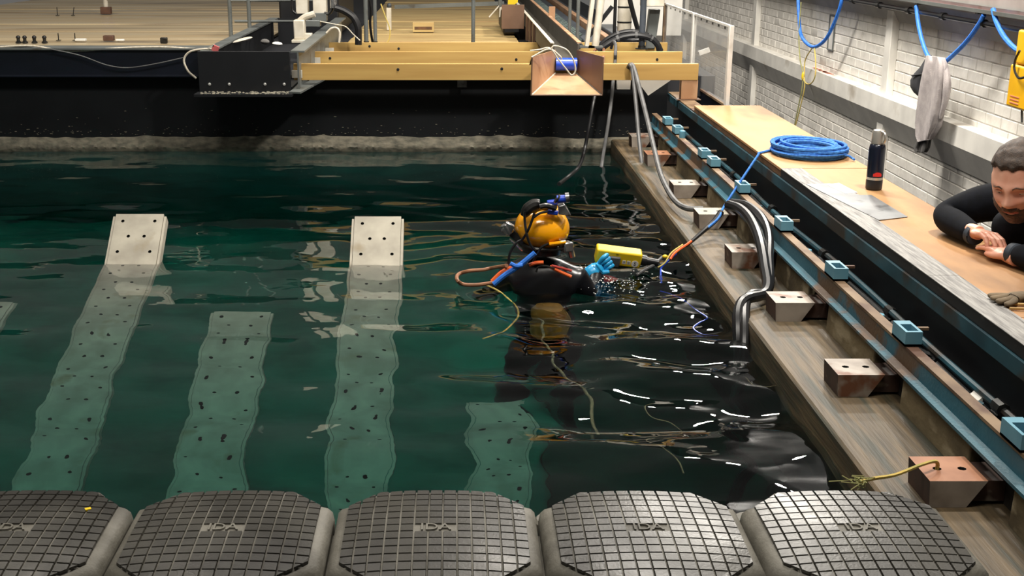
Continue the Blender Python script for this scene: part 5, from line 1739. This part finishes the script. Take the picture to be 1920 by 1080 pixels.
# legs
lg = [Vector((2.70, 4.44, 0.26)), Vector((2.72, 4.53, 0.12)), Vector((2.68, 4.55, -0.14)), Vector((2.74, 4.55, -0.46)), Vector((2.64, 4.55, -0.505)), Vector((2.72, 4.35, 0.12)), Vector((2.80, 4.33, -0.14)), Vector((2.86, 4.33, -0.46)), Vector((2.76, 4.33, -0.505))]
b = B()
absorb(b, skin_mesh(lg, [(0, 1), (1, 2), (2, 3), (3, 4), (0, 5), (5, 6), (6, 7), (7, 8)], [0.15, 0.10, 0.075, 0.05, 0.04, 0.10, 0.075, 0.05, 0.04], 0, 2))
zmin = min(v[2] for v in b.v)
b.v = [(v[0], v[1], v[2] - (zmin + 0.529) * max(0, min(1, (0.2 - v[2]) / 0.7))) for v in b.v]
b.build('trousers', 'trousers', mn, smooth=80)

# head
S = 1.20
HD = Vector((2.040, 4.34, 0.757))
fw = Vector((-0.66, -0.70, -0.30)).normalized()
upv = Vector((-0.22, -0.16, 1.0))
rx = fw.cross(upv).normalized()
upv = rx.cross(fw).normalized()
HM = Matrix((rx, fw, upv)).transposed()       # local x: his own right side, y: forward, z: up


def g2(x, z, cx, cz, sx, sz):
    return math.exp(-((x - cx) / sx) ** 2 - ((z - cz) / sz) ** 2)


def head_pt(t, a, off=0.0):
    """t polar angle from the crown, a azimuth (a = pi/2 is forward)"""
    st, ct = math.sin(t), math.cos(t)
    x, y, z = 0.076 * st * math.cos(a), 0.098 * st * math.sin(a), 0.120 * ct
    nv = Vector((x / 0.076 ** 2, y / 0.098 ** 2, z / 0.120 ** 2)).normalized()
    if z < 0.0:
        k = -z / 0.120
        x *= 1 - 0.20 * k ** 1.6
        if y < 0:
            y *= 1 - 0.45 * k ** 1.2
        else:
            y *= 1 + 0.10 * k * (1 - k)
    x *= 1.0 + 0.04 * math.exp(-((z - 0.05) / 0.05) ** 2)
    front = max(0.0, math.sin(a)) ** 1.5
    if y > 0:
        f = 0.0
        f += 0.012 * (g2(x, z, 0.030, 0.022, 0.022, 0.010) + g2(x, z, -0.030, 0.022, 0.022, 0.010))        # brow
        f -= 0.013 * (g2(x, z, 0.031, 0.002, 0.016, 0.011) + g2(x, z, -0.031, 0.002, 0.016, 0.011))         # eye sockets
        f += 0.010 * (g2(x, z, 0.040, -0.026, 0.020, 0.016) + g2(x, z, -0.040, -0.026, 0.020, 0.016))       # smiling cheeks
        f += 0.014 * g2(x, z, 0, 0.004, 0.010, 0.020)                                                        # nose bridge
        f += 0.027 * g2(x, z, 0, -0.024, 0.012, 0.015)                                                       # nose tip
        f += 0.011 * (g2(x, z, 0.013, -0.030, 0.008, 0.008) + g2(x, z, -0.013, -0.030, 0.008, 0.008))       # nostrils
        f += 0.010 * g2(x, z, 0, -0.052, 0.026, 0.010)
        f -= 0.006 * g2(x, z, 0, -0.062, 0.024, 0.004)                                                       # mouth line
        f += 0.007 * g2(x, z, 0, -0.070, 0.020, 0.007)
        f += 0.013 * g2(x, z, 0, -0.098, 0.026, 0.016)                                                       # chin
        y += f * front if f < 0.02 else f
    p = Vector((x, y, z)) + nv * off
    return HD + HM @ (p * S), Vector((x, y, z))


NU, NVv = 96, 72
body = B()
vs, loc = [], []
for i in range(NVv + 1):
    t = PI * i / NVv
    for j in range(NU):
        a = 2 * PI * j / NU
        P_, l_ = head_pt(t, a)
        vs.append(P_)
        loc.append(l_)
fs = [(i * NU + j, (i + 1) * NU + j, (i + 1) * NU + (j + 1) % NU, i * NU + (j + 1) % NU) for i in range(NVv) for j in range(NU)]
body.add(vs, fs, 0)
# ears on the head
for s in (-1, 1):
    def ear(p, s=s):
        q = p.copy()
        q.x += 0.006 * (q.y / 0.018) ** 2 * s
        return q
    body.ball(HD + HM @ (Vector((s * 0.080, -0.010, -0.008)) * S), (0.010 * S, 0.019 * S, 0.033 * S), 14, 10, HM @ Matrix.Rotation(s * 0.35, 3, 'Z') @ Matrix.Rotation(-0.15, 3, 'X'), 0, ear)
# neck
nk = skin_mesh([HD + HM @ Vector((0, -0.02, -0.03)), HD + HM @ Vector((0, -0.035, -0.10)), Vector((2.225, 4.375, 0.64)), Vector((2.30, 4.39, 0.57))], [(0, 1), (1, 2), (2, 3)], [0.055, 0.056, 0.062, 0.07], 0, 2)
absorb(body, nk)


# hands
def hand(wr, fdir, side_dir, nrm, curls, thumb):
    """wrist, finger direction, direction towards the thumb side, back-of-hand normal, bend of each joint"""
    fdir = fdir.normalized()
    side_dir = (side_dir - fdir * side_dir.dot(fdir)).normalized()
    nrm = side_dir.cross(fdir)
    if nrm.z < 0:
        nrm = -nrm
    R = Matrix((side_dir, fdir, nrm)).transposed()
    b = B()
    b.tube([wr - fdir * 0.045, wr, wr + fdir * 0.02], [0.028, 0.0275, 0.027], 14)
    b.ball(wr + fdir * 0.042, (0.042, 0.052, 0.0165), 18, 12, R)
    b.ball(wr + fdir * 0.068, (0.040, 0.026, 0.0135), 18, 12, R)
    for k in range(4):
        o_ = (1.5 - k) * 0.0195
        L = (0.041, 0.046, 0.042, 0.033)[k]
        cur = wr + fdir * (0.080, 0.085, 0.081, 0.072)[k] + side_dir * o_ + nrm * 0.003
        pts_, ang = [cur - fdir * 0.03, cur], 0.0
        for q in range(3):
            ang += curls[q]
            cur = cur + (fdir * math.cos(ang) - nrm * math.sin(ang) + side_dir * 0.05 * (1.5 - k) * 0.3).normalized() * L * (1, 0.66, 0.52)[q]
            pts_.append(cur)
        rr_ = [0.0098, 0.0105, 0.0094, 0.0086, 0.0070]
        b.tube(pts_, rr_, 12)
        for p, r_ in zip(pts_[1:], rr_[1:]):
            b.ball(p, (r_ * 1.03,) * 3, 10, 8)
    t0 = wr + fdir * 0.012 + side_dir * 0.022 - nrm * 0.002
    tp = [t0, t0 + fdir * 0.030 + side_dir * 0.020 * thumb - nrm * 0.006, t0 + fdir * 0.058 + side_dir * 0.026 * thumb - nrm * 0.010, t0 + fdir * 0.080 + side_dir * 0.024 * thumb - nrm * 0.012]
    tr_ = [0.0150, 0.0128, 0.0110, 0.0085]
    b.tube(tp, tr_, 12)
    for p, r_ in zip(tp, tr_):
        b.ball(p, (r_, r_, r_), 10, 8)
    return fuse(b, 0.0022, 7)


# his right hand lies over the left wrist; the left hand is tucked flat under it
absorb(body, hand(WR_R + Vector((0.0, -0.006, 0.014)), Vector((0.20, -1.0, 0.06)), Vector((1, 0.2, -0.1)), Vector((0, 0, 1)), (0.30, 0.50, 0.40), 0.8))
absorb(body, hand(WR_L + Vector((-0.004, 0.010, -0.012)), Vector((-0.10, 1.0, 0.0)), Vector((-1, -0.1, 0.0)), Vector((0, 0, 1)), (0.08, 0.12, 0.10), 0.6))
bo = body.build('body', 'skin_face', mn, smooth=80)
bo['label'] = 'smiling face and clasped hands'


def patch(name, mt, test, off, parent):
    """hair or beard: the head's own surface lifted where test() holds, thinning out at its edge"""
    b = B()
    vs, keep = [], []
    for i in range(NVv + 1):
        t = PI * i / NVv
        for j in range(NU):
            a = 2 * PI * j / NU
            l = loc[i * NU + j]
            wgt = test(l)
            n = 0.6 + 0.8 * mnoise.noise(Vector((l.x * 60, l.y * 60, l.z * 60)))
            P_, _ = head_pt(t, a, -0.002 + (off * (0.8 + 0.35 * n) + 0.002) * max(0, min(1, wgt)))
            vs.append(P_)
            keep.append(wgt > -0.35)
    fs2 = [f for f in fs if all(keep[q] for q in f)]
    b.add(vs, fs2)
    me = b.mesh(name, mt, 80)
    bm = bmesh.new()
    bm.from_mesh(me)
    bmesh.ops.delete(bm, geom=[v for v in bm.verts if not v.link_faces], context='VERTS')
    bm.to_mesh(me)
    bm.free()
    return link(name, me, parent)


def hair_w(l):
    line = 0.066 - 0.03 * max(0, 1 - abs(l.x) / 0.05) * 0 - (0.02 if abs(l.x) > 0.05 else 0)
    if l.y > 0.02:
        return (l.z - (0.068 - 0.35 * max(0, abs(l.x) - 0.040) + 0.003 * math.sin(l.x * 190))) / 0.007
    if l.y > -0.025:
        lim = 0.020 + (l.y - (-0.025)) / 0.045 * 0.03
        return (l.z - (lim - 0.012)) / 0.03
    return (l.z + 0.055) / 0.015


patch('hair', 'hair', hair_w, 0.013, mn)


def beard_w(l):
    ax_ = abs(l.x)
    top = -0.052 + 0.50 * max(0, ax_ - 0.034) + (0.010 if l.y < 0.02 else 0)
    if l.y < -0.012:
        return -1
    w1 = (top - l.z) / 0.008
    # clear the lips
    lip = g2(l.x, l.z, 0, -0.0625, 0.019, 0.0055)
    w1 = min(w1, 1) - 2.2 * lip
    # moustache
    ms = 1.6 * (g2(l.x, l.z, 0.015, -0.0485, 0.017, 0.0065) + g2(l.x, l.z, -0.015, -0.0485, 0.017, 0.0065)) - 0.7
    return max(w1, ms) if l.y > 0.03 else w1


patch('beard', 'beard', beard_w, 0.009, mn)


def on_face(x, z, off=0.0):
    best, bd = None, 9
    for i, l in enumerate(loc):
        if l.y > 0:
            d = (l.x - x) ** 2 + (l.z - z) ** 2
            if d < bd:
                bd, best = d, i
    return vs0[best] + (HM @ Vector((0, 1, 0))) * off


vs0 = [Vector(v) for v in vs]
for s in (-1, 1):
    e = on_face(s * 0.031, 0.002)
    eye = B().ball(e + HM @ Vector((0, -0.006, 0)), (0.0140 * S, 0.009 * S, 0.0060 * S), 14, 8, HM).build('eye', 'eye_white', bo)
    B().ball(e + HM @ Vector((0.002, 0.0016, -0.001)), (0.0060, 0.003, 0.0040), 12, 6, HM).build('iris', 'eye_dark', eye)
    for dz, r_ in ((0.0058, 0.0050), (-0.0060, 0.0042)):
        pts = [e + HM @ Vector((q * 0.016, 0.0015 - 0.010 * q * q, dz * (1 - 0.75 * q * q) - 0.001)) for q in (-1, -0.5, 0, 0.5, 1)]
        B().tube(catmull(pts, 4), r_, 8).build('eyelid', 'skin_face', bo)
    pts = [on_face(s * xx, zz, 0.002) for xx, zz in ((0.013, 0.0205), (0.026, 0.0235), (0.040, 0.0225), (0.051, 0.016))]
    B().tube(catmull(pts, 4), [0.0026] * 4 + [0.0030] * 5 + [0.0022] * 3 + [0.001], 6).build('eyebrow', 'beard', bo)
pts = [on_face(xx, zz, 0.0015) for xx, zz in ((-0.026, -0.058), (-0.014, -0.0635), (0, -0.065), (0.014, -0.0635), (0.026, -0.058))]
B().tube(catmull(pts, 4), [0.001] + [0.0035] * 15 + [0.001], 6).build('lips', 'lips', bo)
